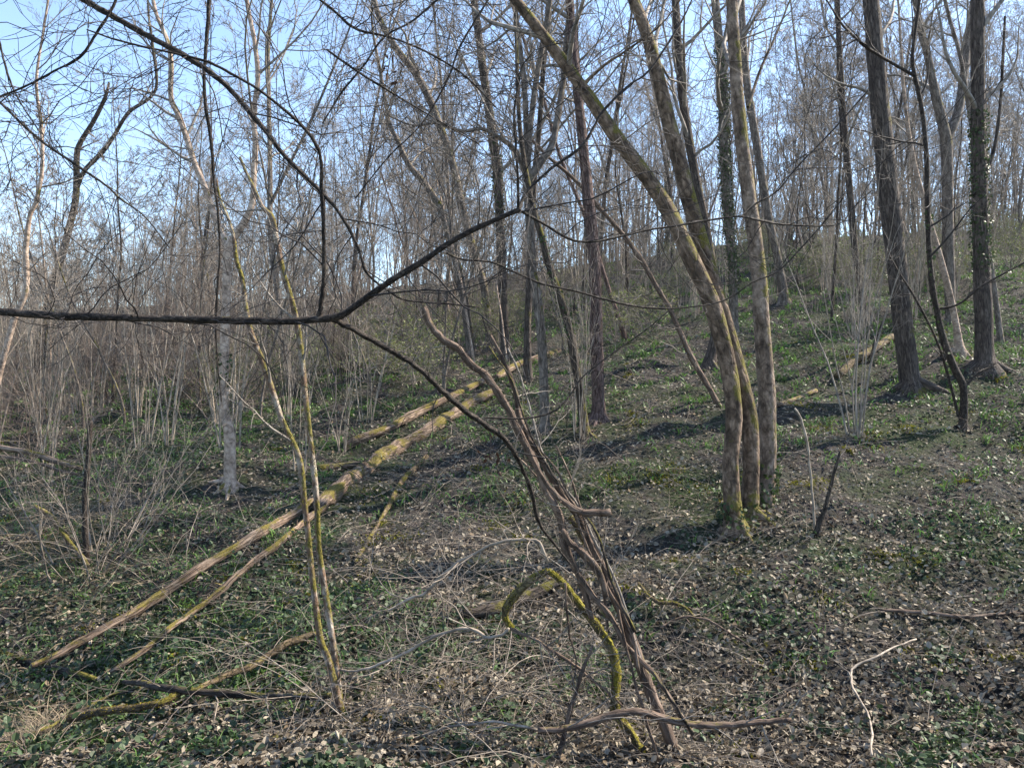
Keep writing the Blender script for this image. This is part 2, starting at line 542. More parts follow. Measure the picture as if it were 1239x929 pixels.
def rooted(P, R, flare=1.5, depth=0.45):
    """Lower end goes into the soil with a root flare."""
    b = P[0]
    z = G(b[0], b[1])[0]
    pre = np.array([[b[0], b[1], min(z, b[2]) - depth], [b[0], b[1], min(z, b[2]) - 0.03]])
    rr = np.array([R[0] * flare * 1.2, R[0] * flare])
    P2 = np.concatenate([pre, P[1:]]); R2 = np.concatenate([rr, R[1:]])
    return P2, R2

def ivy_leaves(mb, P, R, lo, hi, count, r, size=(0.035, 0.065), spread=0.09):
    t = r.uniform(lo, hi, count) * (len(P) - 1) * 0.999
    i = t.astype(int); f = (t - i)[:, None]
    c = P[i] * (1 - f) + P[i + 1] * f
    a = r.uniform(0, 6.283, count)
    out = np.stack([np.cos(a), np.sin(a), r.normal(0, .2, count)], -1)
    pos = c + out * (R[i][:, None] + np.abs(r.normal(0, spread, (count, 1))))
    fwd = np.stack([r.normal(0, .5, count), r.normal(0, .5, count), -np.abs(r.normal(.7, .3, count))], -1)
    g = r.uniform(0.5, 1.35, (count, 1))
    col = np.array([[0.035, 0.062, 0.02]]) * g + r.uniform(0, .014, (count, 1)) * np.array([[1.2, 1, .4]])
    mb.leaves(pos, fwd, norm(out + r.normal(0, .4, out.shape)), r.uniform(*size, count), r.uniform(*size, count) * .95, col, 0.1, r)

def moss_tufts(mb, P, R, lo, hi, count, r, ln=(0.006, 0.015), col=(0.27, 0.25, 0.02), bias=(0.2, -.2, .8), patchy=0.0):
    t = r.uniform(lo, hi, count) * (len(P) - 1) * 0.999
    if patchy:
        q = np.sin(t * 1.7 + r.uniform(0, 6)) + np.sin(t * 3.1 + r.uniform(0, 6)) + np.sin(t * .6 + r.uniform(0, 6))
        t = t[q > patchy]; count = len(t)
    i = t.astype(int); f = (t - i)[:, None]
    c = P[i] * (1 - f) + P[i + 1] * f
    tg = norm(P[i + 1] - P[i])
    v = r.normal(0, 1, (count, 3)) + np.array(bias)
    v = norm(v - (v * tg).sum(-1, keepdims=True) * tg)
    pos = c + v * R[i][:, None] * 0.93
    d = norm(v + r.normal(0, .5, v.shape))
    cc = np.array([col]) * r.uniform(.45, 1.35, (count, 1))
    L = r.uniform(*ln, count)
    mb.blades(pos, d, r.normal(0, 1, v.shape), L, L * .45, cc, r.uniform(0, .5, count))

def traced_tree(name, label, stems, mat, D=None, wf=0.86, ext=6.0, limbs=(), seed=1, sides=14, n_limb=7, t_limb=0.45, twigmat='twig', ivy=None, moss=None,
                rough=0.03, crown_k=(5, 4, 3), limb_len=(1.6, 3.6), base_ivy=0, drift=0.0, group='trees rooted on the slope'):
    r = np.random.default_rng(seed)
    if D is None:
        D = hit(stems[0][0][0], stems[0][0][1])[1]
    root = None
    crown = MB()
    n_st = 0
    allst = []
    for si, pts in enumerate(stems):
        d0 = D + (0.22 * si if len(stems) > 1 else 0)
        P, R = line(pts, d0, drift, n=len(pts) * 5)
        P, R = rooted(P, R * wf)
        if root is None:
            root = empty(name, (P[0][0], P[0][1], G(P[0][0], P[0][1])[0]), label, 'tree', group)
        if ext: P, R = extend_up(P, R, ext, r)
        mb = MB()
        mb.tubes(P, R, sides, rough, r=r)
        # root buttresses
        if R[3] > 0.065:
            for q in range(5):
                a = r.uniform(0, 6.283); ln = R[2] * r.uniform(2.2, 4.2)
                e = P[1] + np.array([math.cos(a), math.sin(a), 0]) * ln
                e[2] = G(e[0], e[1])[0] - 0.04
                s0 = P[1] + np.array([math.cos(a), math.sin(a), 0]) * R[2] * .45 + np.array([0, 0, R[2] * 1.3])
                mid = (s0 * .45 + e * .55); mid[2] = max(mid[2] - R[2] * .35, G(mid[0], mid[1])[0])
                rp, rr = resample([s0, mid, e], [R[2] * .42, R[2] * .36, R[2] * .14], 7)
                mb.tubes(rp, rr, 8, rough, r=r)
        mb.obj('trunk', M[mat if isinstance(mat, str) else mat[si]], root)
        allst.append((P, R))
        if n_limb:
            LP, LR = spawn(P[None], R[None], n_limb, t_limb, 0.96, (30, 65), limb_len, 9, 0.13, 0.08, 0.5, r, absl=True, rmin=0.005, slim=0.02)
            crown.tubes(LP, LR, 6, r=r)
            crown_levels(crown, LP, LR, r, crown_k, rmin=0.0028 * max(1, D / 16))
    for (pts, dd) in limbs:
        P, R = line(pts, D, dd, n=len(pts) * 4, jit=0.0)
        R = R * .88
        if pts[-1][1] < 5: P, R = extend_up(P, R, 2.5, r, 6, 0.01)
        mb = MB(); mb.tubes(P, R, 9, rough, r=r)
        mb.obj('limb', M[mat if isinstance(mat, str) else mat[0]], root)
        crown_levels(crown, P[None], R[None], r, (12, 5, 3), t0=0.25, rmin=0.0028 * max(1, D / 16), lf=((.14, .32), (.35, .6), (.4, .7)))
    if crown.n: crown.obj('crown', M[twigmat], root)
    if ivy:
        mb = MB()
        for (k, lo, hi, cnt) in ivy: ivy_leaves(mb, *allst[k], lo, hi, cnt, r, spread=0.035)
        tag(mb.obj('ivy', M['green'], root), kind='stuff')
    if moss:
        mb = MB()
        for (k, lo, hi, cnt) in moss: moss_tufts(mb, *allst[k], lo, hi, cnt, r, ln=(.006, .016), col=(.14, .125, .02), patchy=.35)
        tag(mb.obj('moss', M['mosstuft'], root), kind='stuff')
    return root

# the three-stemmed tree with one stem leaning far over
traced_tree('coppice_tree', 'brown three-stemmed tree, one stem leaning far over, ivy and moss at its foot', [
    [(890,641,44),(886,610,33),(884,560,29),(888,500,30),(880,440,30),(862,370,32),(835,310,30),(800,240,28),(745,165,26),(700,100,22),(655,40,20),(620,-5,18),(590,-50,16)],
    [(905,628,40),(908,590,31),(909,560,30),(905,500,32),(890,440,32),(868,360,30),(850,300,28),(828,220,28),(805,130,26),(785,50,22),(765,-5,20),(745,-60,18)],
    [(920,632,50),(925,598,36),(928,560,32),(928,480,31),(922,400,29),(917,320,27),(905,230,26),(895,150,24),(890,80,22),(885,0,20),(883,-80,18)]],
    ['cherry', 'cherry', 'cherry_pale'], wf=.66, ext=5.5, seed=3, sides=22, n_limb=4, crown_k=(4, 4, 2), t_limb=0.62, rough=0.035, ivy=[(2, .02, .10, 260), (0, .015, .05, 120), (1, .015, .04, 80)], moss=[(0, .02, .09, 1400), (0, .3, .62, 1100), (2, .02, .06, 500)],
    limbs=[([(703,105,6),(730,80,4),(760,60,3),(800,30,2),(830,-10,2)], -.6), ([(905,130,5),(920,85,4),(940,40,3),(960,-10,2)], .5)])
traced_tree('oak_tree', 'stout dark grey tree beside the yellow mossy log', [
    [(1104,474,32),(1100,455,27),(1096,420,26),(1090,370,26),(1083,300,26),(1072,200,26),(1062,100,24),(1054,0,21),(1047,-90,19)]],
    'oak', ext=7, seed=4, sides=22, n_limb=5, crown_k=(4, 4, 2), t_limb=.5, moss=[(0, .02, .07, 600)])
traced_tree('oak_tree', 'stout grey tree with flared mossy foot, ivy sleeve high on its trunk', [
    [(1193,450,32),(1191,425,24),(1190,380,23),(1188,330,22),(1186,260,20),(1184,180,19),(1183,90,18),(1183,0,17),(1182,-80,15)]],
    'oak', ext=7, seed=5, sides=20, n_limb=6, crown_k=(4, 4, 2), t_limb=.4, ivy=[(0, .2, .50, 900)], moss=[(0, .02, .06, 400)],
    limbs=[([(1192,210,6),(1203,180,5),(1210,130,4),(1213,80,4),(1216,20,3)], .3)])
traced_tree('forked_tree', 'grey tree forking into a wide V high on its trunk', [
    [(1150,392,13),(1149,340,14),(1147,280,15),(1146,210,15),(1144,165,15),(1132,115,12),(1124,75,10),(1114,35,9),(1106,-10,8)]],
    'grey', ext=6, seed=6, n_limb=5, crown_k=(4, 4, 2), t_limb=.55, limbs=[([(1145,170,12),(1158,140,12),(1165,100,11),(1171,50,10),(1179,-5,9),(1184,-50,7)], .8)])
traced_tree('leaning_tree', 'pale slender tree leaning past the stout ones, moss round its foot', [
    [(1162,427,13),(1157,395,9),(1150,360,9),(1141,325,9),(1131,290,8),(1120,250,7),(1108,205,6),(1098,150,5),(1092,90,4),(1088,20,3)]],
    'ash', ext=2, seed=7, n_limb=8, t_limb=.5, limb_len=(.8, 2))
traced_tree('sapling', 'crooked near-black sapling with ivy specks on its stem', [
    [(1165,519,12),(1166,471,10),(1155,446,10),(1141,409,10),(1134,377,8),(1128,345,8),(1124,300,7),(1122,237,7),(1121,190,7),(1116,136,6),(1107,92,6),(1104,68,5),(1110,20,4),(1114,-10,4)]],
    'near', ext=2, seed=8, sides=10, n_limb=9, t_limb=.3, limb_len=(.6, 1.8), twigmat='twig_dark', ivy=[(0, .12, .45, 60)],
    limbs=[([(1107,92,5),(1085,80,4),(1049,58,4),(1034,45,3),(1019,30,3),(1000,0,2)], -.5),
           ([(1160,505,4),(1150,465,4),(1136,419,3),(1119,382,3),(1102,352,3),(1085,325,2),(1073,302,2)], .2),
           ([(1166,470,4),(1185,450,3),(1205,443,2)], .1), ([(1134,374,4),(1160,368,3),(1190,345,3),(1239,318,2)], -.3)])
traced_tree('slim_tree', 'slim dark tree rising behind the pale hazel clump', [
    [(1046,392,10),(1042,350,9),(1036,315,9),(1030,250,9),(1023,170,9),(1018,100,8),(1014,20,7),(1012,-60,6)]],
    'oak', ext=5, seed=9, n_limb=9, t_limb=.35, limb_len=(1, 3))
traced_tree('slim_tree', 'slim grey tree leaning beside the three-stemmed tree, yellow moss at its foot', [
    [(949,368,16),(946,340,12),(939,305,11),(930,265,12),(922,215,11),(913,160,11),(905,110,11),(900,60,10),(897,0,9),(894,-60,8)]],
    'grey', ext=6, seed=10, n_limb=8, t_limb=.45, moss=[(0, .02, .07, 300)])
traced_tree('tall_tree', 'tall dark tree just behind the leaning stems of the three-stemmed tree', [
    [(858,442,17),(866,400,13),(866,350,12),(860,310,12),(852,265,12),(842,215,12),(832,160,12),(824,100,12),(819,30,11),(815,-40,10)]],
    'oak', ext=6, seed=12, n_limb=9, t_limb=.4)
traced_tree('ivy_clad_tree', 'tree with its whole trunk wrapped in ivy', [
    [(888,402,13),(886,320,12),(880,250,13),(876,170,14),(874,90,13),(868,30,12),(862,-40,11)]],
    'grey', ext=6, seed=13, n_limb=9, t_limb=.35, ivy=[(0, .1, .62, 2200)])
traced_tree('pine_tree', 'straight reddish brown pine trunk beside the dark leaning tree', [
    [(724,508,23),(724,480,18),(722,420,18),(720,340,17),(718,300,17),(711,230,15),(705,170,14),(699,110,13),(693,50,12),(689,0,12),(685,-60,11)]],
    'pine', ext=7, seed=14, sides=18, n_limb=6, t_limb=.6, moss=[(0, .02, .05, 200)])
traced_tree('leaning_tree', 'dark tree leaning away from the reddish pine, ivy flecks midway', [
    [(708,528,15),(702,476,12),(695,436,12),(688,395,11),(678,361,11),(664,320,10),(655,285,9),(646,255,8),(635,200,7),(628,140,6),(625,60,5),(622,-10,4)]],
    'darklog', ext=3, seed=15, n_limb=9, t_limb=.45, limb_len=(.8, 2.2), ivy=[(0, .2, .4, 110)])
traced_tree('forked_tree', 'grey-brown tree dividing into three upright limbs and a mossy side limb', [
    [(659,520,15),(658,469,13),(656,420,13),(651,368,13),(644,320,12),(640,250,13),(638,217,14),(637,180,9),(636,130,8),(632,80,7),(626,30,6),(621,-20,5)]],
    'grey', ext=4, seed=16, n_limb=6, t_limb=.62, limbs=[
        ([(638,220,12),(655,195,11),(668,176,10),(675,140,9),(681,100,8),(684,60,7),(690,0,6)], .6),
        ([(638,205,9),(642,150,8),(650,90,8),(661,30,7),(668,-20,6)], -.5),
        ([(636,212,8),(624,183,7),(603,166,6),(583,156,5),(559,159,5),(529,149,4),(500,152,3),(470,140,2)], -1.2)])
traced_tree('tall_tree', 'tall grey tree with an ivy sleeve halfway up, beyond the fallen logs', [
    [(612,434,14),(609,370,12),(606,300,13),(603,230,13),(597,170,13),(588,110,12),(580,50,11),(572,-10,10)]],
    'oak', ext=6, seed=17, n_limb=10, t_limb=.4, ivy=[(0, .28, .48, 500)])
traced_tree('leaning_tree', 'long grey tree leaning over beyond the fallen logs', [
    [(592,425,11),(590,385,11),(585,345,11),(576,315,11),(559,251,12),(549,203,11),(536,163,11),(519,119,11),(502,88,10),(481,61,9),(461,27,8),(450,-10,7)]],
    'grey', ext=4, seed=18, n_limb=10, t_limb=.45)
traced_tree('leaning_tree', 'curved grey tree arching beside the longer leaning one', [
    [(570,430,13),(563,370,12),(555,330,12),(545,288,11),(532,251,10),(512,220,9),(495,200,8),(481,170,7),(471,149,6),(464,108,5),(455,60,4)]],
    'grey', ext=2, seed=19, n_limb=10, t_limb=.5, limb_len=(1, 2.6))
traced_tree('pale_tree', 'pale ash-like tree dividing into two whitish limbs, ivy tuft on its trunk', [
    [(278,590,19),(278,568,17),(278,530,15),(271,490,13),(271,436,13),(273,385,12),(275,334,12),(277,300,13),(283,288,10),(295,270,10),(305,247,9),(307,212,8),(309,175,8),(307,136,7),(312,95,7),(308,51,6),(300,10,6),(296,-30,5)]],
    'ash', ext=4, seed=20, n_limb=7, t_limb=.62, limbs=[([(277,300,10),(271,290,9),(262,267,9),(254,245,9),(245,220,8),(235,197,8),(229,177,8),(217,142,8),(207,119,7),(207,78,7),(203,51,6),(190,20,5),(184,-5,5)], .9)],
    ivy=[(0, .17, .24, 70)], moss=[(0, .01, .05, 200)])
traced_tree('leaning_tree', 'dark crooked tree leaning above the twiggy thicket', [
    [(42,474,14),(44,453,12),(51,402,11),(59,361,10),(73,317,10),(85,271,9),(92,237,9),(93,190,8),(97,173,7),(112,149,6),(127,119,5),(132,100,3)]],
    'darklog', ext=0, seed=21, n_limb=8, t_limb=.5, limb_len=(.8, 2), twigmat='twig_dark', limbs=[
        ([(92,232,6),(102,207,6),(125,183,6),(139,163,5),(156,136,5),(188,110,4),(185,58,4),(180,20,3),(178,-20,3)], -.6)])
traced_tree('pale_tree', 'whitish thin tree bending at the edge of the twiggy thicket', [
    [(-12,500,9),(0,449,8),(10,412,8),(19,381,8),(31,354,7),(32,317,7),(31,305,7),(36,261,6),(44,244,6),(51,203,5),(50,153,5),(44,100,4),(52,40,3),(60,-10,3)]],
    'ash', D=15.5, ext=2, seed=22, n_limb=12, t_limb=.4, limb_len=(.8, 2.4))
traced_tree('twin_sapling', 'two thin mossy yellow-flecked stems from one foot by the dark fallen branch', [
    [(414,872,14),(406,835,12),(396,795,10),(387,770,9),(378,700,8),(372,640,8),(368,605,8),(364,564,9),(357,540,8),(342,510,8),(332,480,8),(319,442,8),(305,405,7),(298,375,7),(293,337,6),(286,315,6),(283,290,5),(277,267,4),(266,240,4),(262,217,3)],
    [(412,850,9),(403,780,9),(395,726,9),(386,665,8),(383,605,8),(376,537,8),(369,476,8),(364,422,8),(358,385,8),(352,361,8),(342,327,8),(334,285,7),(329,262,7),(317,250,6),(307,227,5),(297,207,4),(290,190,4)]],
    'mossy', ext=0, seed=23, sides=10, n_limb=4, t_limb=.5, limb_len=(.3, .9), crown_k=(3, 3), rough=.05, moss=[(0, .02, .6, 1500), (1, .05, .6, 900)])

# ------------------------------------------------------------------ loose poles, fallen logs and branches
def stick(name, label, cat, pts, mat, D=None, dd=0.0, ground=False, lift=0.0, sides=8, rough=0.05, seed=0, moss=0, flat=1.0, n=None, twigs=0, twig_len=(.2, .6),
          twigmat='brush', group=None, mosscol=(.27, .25, .02), cap=True, sag=None):
    r = np.random.default_rng(seed + 900)
    pts = [tuple(p) for p in pts]
    m = n or len(pts) * 4
    if ground:      # every point rests on the soil
        Pw, Rw = [], []
        for (x, y, w) in pts:
            h = hit(x, y)
            rad = w * .5 * h[1] / F
            Pw.append(h + np.array([0, 0, rad * 0.55 + lift])); Rw.append(rad)
        P, R = resample(Pw, Rw, m)
    else:
        if D is None: D = hit(pts[0][0], pts[0][1])[1]
        P, R = line(pts, D, dd, m)
    P = P.copy(); q = r.normal(0, 1, P.shape) * R[:, None] * np.clip(.004 / R, .05, .45)[:, None]; q[0] = 0; q[1:-1] = (q[1:-1] + q[2:]) * .6; P = P + q; R = R * (1 + r.normal(0, .06, len(R)))
    if cap:
        P = np.concatenate([P[:1] - (P[1] - P[0]) * .02, P, P[-1:] + (P[-1] - P[-2]) * .02]); R = np.concatenate([[R[0] * .08], R, [R[-1] * .08]])
    mb = MB(); mb.tubes(P, R, sides, rough, flat, r=r)
    if mat in ('rot', 'dead') and len(P) > 20:      # snapped-off side limbs
        SP, SR = spawn(P[None], R[None], 5, .08, .9, (35, 80), (.03, .14), 4, .1, .05, .45, r, absl=True, rmin=.003, slim=.2)
        SR[:, -1] = SR[:, -2] * .5; mb.tubes(SP, SR, 6, .1, r=r)
    if not twigs and not moss:
        return tag(mb.obj(name, M[mat]), label, cat, group)
    root = empty(name, P[0], label, cat, group)
    mb.obj('stem', M[mat], root)
    if twigs:
        tw = MB()
        TP, TR = spawn(P[None], R[None], int(twigs * 1.6), .1, .97, (25, 70), (twig_len[0], twig_len[1] * 1.5), 8, .17, .01, .5, r, absl=True, rmin=.0016, slim=.009)
        tw.tubes(TP, TR, 4, r=r)
        TP, TR = spawn(TP, TR, 4, .2, .95, (25, 60), (.3, .6), 5, .16, .02, .6, r, rmin=.001, slim=.008)
        tw.tubes(TP, TR, 3, r=r)
        tag(tw.obj('twigs', M[twigmat], root), kind='stuff')
    if moss:
        mo = MB(); moss_tufts(mo, P, R, .02, .98, moss, r, col=mosscol, patchy=.4 if mat == 'rot' else (-.35 if mosscol[0] > .3 else .0))
        tag(mo.obj('moss', M['mosstuft'], root), kind='stuff')
    return root

fallen = 'fallen logs and branches in the dell'
stick('fallen_log', 'long rotten orange-brown log, mossy along its top, lying down the slope', 'log',
      [(384,622,11),(398,611,18),(434,582,18),(478,552,17),(519,528,15),(549,508,14),(576,492,12),(602,478,9)], 'rot', ground=True, lift=.06, sides=16, rough=.15, n=60, seed=1, moss=1200, mosscol=(.21,.18,.02), group=fallen)
stick('fallen_log', 'pale split log half lying lengthwise below the orange-brown log, upper of the two', 'log',
      [(388,612,9),(368,626,12),(350,637,12),(319,655,13),(295,670,13),(271,685,12),(237,705,12),(203,731,12),(163,756,12),(136,770,12),(102,790,11),(68,807,10),(38,820,7)], 'rot', ground=True, lift=.10, sides=10, rough=.09, seed=2, flat=.6, group=fallen)
stick('fallen_log', 'thin split log half with a kink, lower of the two below the orange-brown log', 'log',
      [(394,624,7),(378,636,9),(362,649,9),(339,670,9),(312,690,9),(288,709,9),(268,728,10),(244,746,8),(210,773,8),(183,794,8),(159,811,7),(134,829,5)], 'rot', ground=True, lift=.10, sides=10, rough=.09, seed=3, flat=.6, group=fallen)
stick('fallen_log', 'mossy log lying just uphill of the long orange-brown one', 'log',
      [(418,546,12),(461,528,11),(500,508,10),(530,493,9),(560,478,8),(585,465,8)], 'rot', ground=True, lift=.05, sides=12, rough=.08, seed=4, moss=500, mosscol=(.2,.17,.02), group=fallen)
stick('fallen_log', 'yellowish log topping the slope behind the forked grey-brown tree', 'log',
      [(600,462,8),(625,447,9),(650,438,9),(676,430,8)], 'rot', ground=True, lift=.05, sides=10, rough=.08, seed=5, moss=300, group=fallen)
stick('fallen_branch', 'bright mossy bent branch below the long orange-brown log', 'branch',
      [(516,556,6),(502,571,6),(486,588,7),(473,612,6),(455,642,5),(430,685,4)], 'moss', ground=True, lift=.03, sides=8, rough=.1, seed=6, moss=500, group=fallen)
stick('fallen_log', 'short dark mossy log beside the thick end of the orange-brown log', 'log',
      [(384,572,9),(408,569,9),(432,566,8),(455,563,6)], 'darklog', ground=True, lift=.03, sides=10, rough=.08, seed=7, moss=200, mosscol=(.12,.12,.02), group=fallen)
stick('fallen_branch', 'dark brown branch lying flat to the foot of the twin mossy stems', 'branch',
      [(150,846,5),(169,851,7),(203,858,9),(254,863,9),(305,868,9),(356,870,8),(400,870,7)], 'darklog', ground=True, lift=.16, sides=10, rough=.08, seed=8, twigs=8, group=fallen)
stick('fallen_branch', 'yellow moss-covered branch end among the brambles', 'branch',
      [(85,894,9),(125,887,10),(156,883,9),(190,877,8),(220,866,6)], 'moss', ground=True, lift=.16, sides=9, rough=.12, seed=9, moss=900, mosscol=(.24,.19,.02), group=fallen)
stick('fallen_branch', 'olive mossy branch sloping up to the twin mossy stems', 'branch',
      [(237,858,6),(271,841,7),(298,831,8),(325,817,8),(346,804,9),(368,792,8),(385,786,5)], 'moss', ground=True, lift=.14, sides=9, rough=.12, seed=10, moss=500, mosscol=(.13,.115,.02), group=fallen)
stick('fallen_branch', 'thin dark rod trailing out of the brambles', 'branch',
      [(-8,918,5),(51,902,5),(102,875,5),(136,858,4),(169,849,3)], 'darklog', ground=True, lift=.12, seed=11, group=fallen)
stick('fallen_log', 'dark half-buried log behind the brambles', 'log',
      [(-8,798,9),(34,808,9),(85,821,9),(119,829,7)], 'darklog', ground=True, lift=.03, sides=10, rough=.1, seed=12, group=fallen)
stick('fallen_log', 'yellow mossy log between the stout dark grey tree and the hazel clump', 'log',
      [(1014,461,8),(1036,441,9),(1056,429,9),(1080,412,8)], 'moss', ground=True, lift=.06, sides=10, rough=.1, seed=13, moss=600, mosscol=(.26,.2,.03), group=fallen)
stick('fallen_branch', 'short yellowish branch lying between three-stemmed tree and hazel clump', 'branch',
      [(941,494,5),(965,485,5),(987,477,5)], 'rot', ground=True, lift=.03, seed=14, group=fallen)
stick('fallen_branch', 'grey branch lying level on the leaf litter of the open slope', 'branch',
      [(1066,746,4),(1110,744,5),(1158,750,5),(1200,748,5),(1250,744,5)], 'dead', ground=True, lift=.02, seed=15, twigs=5, group=fallen)
stick('fallen_branch', 'grey-brown branch rising gently along the lower slope edge', 'branch',
      [(1090,929,6),(1124,926,7),(1158,921,7),(1192,914,6),(1226,906,5),(1250,898,5)], 'dead', ground=True, lift=.03, seed=16, group=fallen)
stick('fallen_branch', 'bone-pale forked twig bent upright on the open slope', 'branch',
      [(1055,928,3),(1053,885,3),(1036,851,3),(1030,831,3),(1036,816,3),(1063,806,3),(1087,792,2),(1109,784,2)], 'twig_pale', ground=True, lift=.08, seed=17, sides=6, twigs=4, twig_len=(.15, .4), twigmat='twig_pale', group=fallen)
stick('fallen_branch', 'thin dark bowed twig at the foot of the open slope', 'branch',
      [(800,772,3),(819,763,3),(836,760,3),(863,770,3),(887,783,3),(915,800,2)], 'dead', ground=True, lift=.10, seed=18, sides=6, twigs=3, group=fallen)
stick('fallen_log', 'dark mossy log end behind the mossy arched branch', 'log',
      [(560,757,12),(595,750,14),(624,741,15),(652,728,14),(680,713,11)], 'darklog', ground=True, lift=.07, sides=12, rough=.08, seed=19, moss=500, mosscol=(.14,.13,.02), group=fallen)
stick('fallen_log', 'pale bare pole resting on the cut stems of the brush clump', 'log',
      [(-8,540,7),(34,547,7),(68,558,7),(98,567,6)], 'rot', D=12.6, dd=-.5, seed=20, group=fallen)
stick('fallen_branch', 'thin weathered rod just under the pale bare pole', 'branch',
      [(-8,551,4),(30,556,4),(68,568,4),(95,574,3)], 'dead', D=12.3, dd=-.5, seed=21, group=fallen)

leanp = 'dead poles leaning in the wood'
stick('leaning_pole', 'long dead pole leaning across behind the three-stemmed tree', 'pole',
      [(871,493,7),(856,466,7),(836,432,7),(814,381,6),(793,344,6),(766,300,6),(725,251,5),(705,227,5),(664,190,4),(640,165,3)], 'dead', dd=.5, seed=22, twigs=9, twig_len=(.4, 1.2), twigmat='twig', group=leanp)
stick('leaning_pole', 'short dark stick leaning over the yellow mossy log', 'pole',
      [(1052,440,5),(1059,415,4),(1069,388,3)], 'darklog', seed=23, group=leanp)
stick('leaning_pole', 'near-black stub leaning below the hazel clump', 'pole',
      [(985,650,8),(993,628,7),(1001,605,5),(1010,570,4),(1017,545,3)], 'darklog', seed=24, twigs=3, group=leanp)
stick('dead_sapling', 'straight dead pale cane standing below the yellowish branch', 'stem',
      [(985,640,3),(983,600,3),(978,545,3),(970,510,3),(962,494,2)], 'twig_pale', seed=25, sides=6, group='thin canes standing on the slope')

# the collapsed tangle of dead stems in the middle of the dell
tg = 'collapsed dead stems in the dell'
base_d = 6.1
stick('dead_sapling', 'thick brown dead stem slanting down through the tangle, splintered thin top', 'stem',
      [(826,940,14),(805,880,14),(787,838,14),(773,799,14),(762,767,14),(751,738,13),(734,699,12),(715,660,11),(698,621,10),(681,598,9),(664,571,8),(651,547,8),(637,527,7),(629,503,7),(624,480,6),(615,449,6),(603,425,5),(593,405,4)],
      'dead', D=5.9, dd=.3, sides=12, rough=.05, seed=31, twigs=4, twig_len=(.2, .5), twigmat='twig', group=tg)
stick('dead_sapling', 'bowed brown dead stem with a raw broken red-brown top', 'stem',
      [(716,748,7),(709,720,8),(698,692,8),(684,664,9),(679,632,9),(671,613,9),(661,595,9),(651,568,9),(637,541,9),(624,517,9),(613,493,9),(600,473,9),(586,453,9),(569,439,9),(554,422,9),(536,410,9),(522,395,9),(512,372,10)],
      'dead', D=6.0, dd=-.1, sides=12, rough=.06, seed=32, twigs=3, twig_len=(.2, .4), twigmat='twig', group=tg)
stick('dead_sapling', 'thin twisting dead stem wound through the tangle down to its foot', 'stem',
      [(838,890,4),(833,880,5),(815,852,5),(794,820,5),(780,802,6),(758,781,6),(737,745,7),(720,724,7),(705,703,7),(690,672,6),(680,640,6),(668,605,5),(652,575,5),(636,548,4)],
      'dead', D=5.75, dd=.3, seed=33, twigs=3, twigmat='twig', group=tg)
stick('dead_sapling', 'stem with a sawn stub bent level out of the tangle', 'stem',
      [(739,619,9),(712,620,9),(695,616,8),(677,603,7),(662,585,6),(648,562,6),(640,540,5)], 'dead', D=5.8, seed=34, group=tg)
stick('dead_sapling', 'smooth curved dead shoot beside the stem with the level stub', 'stem',
      [(734,722,6),(731,712,7),(727,696,7),(712,674,8),(698,662,8),(688,655,7),(680,640,6)], 'dead', D=5.7, seed=35, group=tg)
stick('mossy_branch', 'bright yellow-green moss-coated branch winding down beside the thick dead stem', 'branch',
      [(663,690,7),(682,706,8),(695,724,9),(709,740,9),(721,756,11),(734,774,10),(743,795,11),(745,820,11),(743,845,10),(748,866,10),(764,887,9),(776,908,9),(792,932,8)],
      'mossy_bright', D=6.2, dd=-.3, sides=12, rough=.10, seed=36, moss=3200, mosscol=(.305,.275,.045), group=tg)
stick('mossy_branch', 'arched yellow-green mossy branch ending in pale bare twigs', 'branch',
      [(664,690,6),(645,700,9),(627,715,10),(615,731,9),(611,745,8),(618,760,7)], 'mossy_bright', D=6.2, dd=.1, sides=10, rough=.12, seed=37, moss=1600, mosscol=(.305,.275,.045), group=tg)
stick('mossy_branch', 'dark stem with thick moss pads behind the smooth curved shoot', 'branch',
      [(690,625,6),(700,640,10),(708,655,11),(722,668,10),(730,680,6)], 'moss', D=6.35, sides=10, rough=.18, seed=38, moss=900, mosscol=(.24,.22,.02), group=tg)
stick('mossy_branch', 'short green mossy twig lying clear of the tangle', 'branch',
      [(772,718,3),(785,733,4),(800,743,5),(815,744,4),(832,752,3),(845,765,2)], 'moss', ground=True, lift=.10, seed=39, moss=350, mosscol=(.25,.24,.02), group=tg)
stick('dead_branch', 'red-brown level branch crossing the mossy branch and thick stem', 'branch',
      [(651,883,8),(680,882,8),(709,875,9),(734,868,9),(751,862,9),(773,861,9),(794,866,9),(815,872,9),(843,877,8),(868,877,8),(910,874,7),(957,870,6)], 'dead', D=5.55, dd=.1, sides=10, rough=.06, seed=40, twigs=10, twig_len=(.2, .5), twigmat='twig', group=tg)
stick('dead_branch', 'pale arched twig springing off the mossy arched branch', 'branch',
      [(663,680,4),(653,657,4),(634,653,4),(603,656,4),(583,665,4),(553,682,4),(532,699,4),(512,719,4),(495,724,4),(470,740,3)], 'twig_pale', D=6.3, dd=.2, sides=6, seed=41, twigs=14, twigmat='brush', group=tg)
stick('dead_branch', 'pale looping twig from the mossy arch to the twin mossy stems', 'branch',
      [(616,760,4),(607,768,4),(590,772,4),(583,767,4),(569,760,4),(546,763,4),(519,773,4),(495,787,4),(468,800,4),(434,811,3),(400,809,3)], 'twig_pale', D=6.2, dd=.2, sides=6, seed=42, twigs=14, twigmat='brush', group=tg)
stick('dead_branch', 'long thin pale twig running low to the level red-brown branch', 'branch',
      [(655,884,4),(603,873,3),(563,877,3),(522,885,3),(485,899,3),(444,916,3),(415,935,2)], 'twig_pale', D=5.6, dd=.1, sides=6, seed=43, twigs=10, twigmat='brush', group=tg)
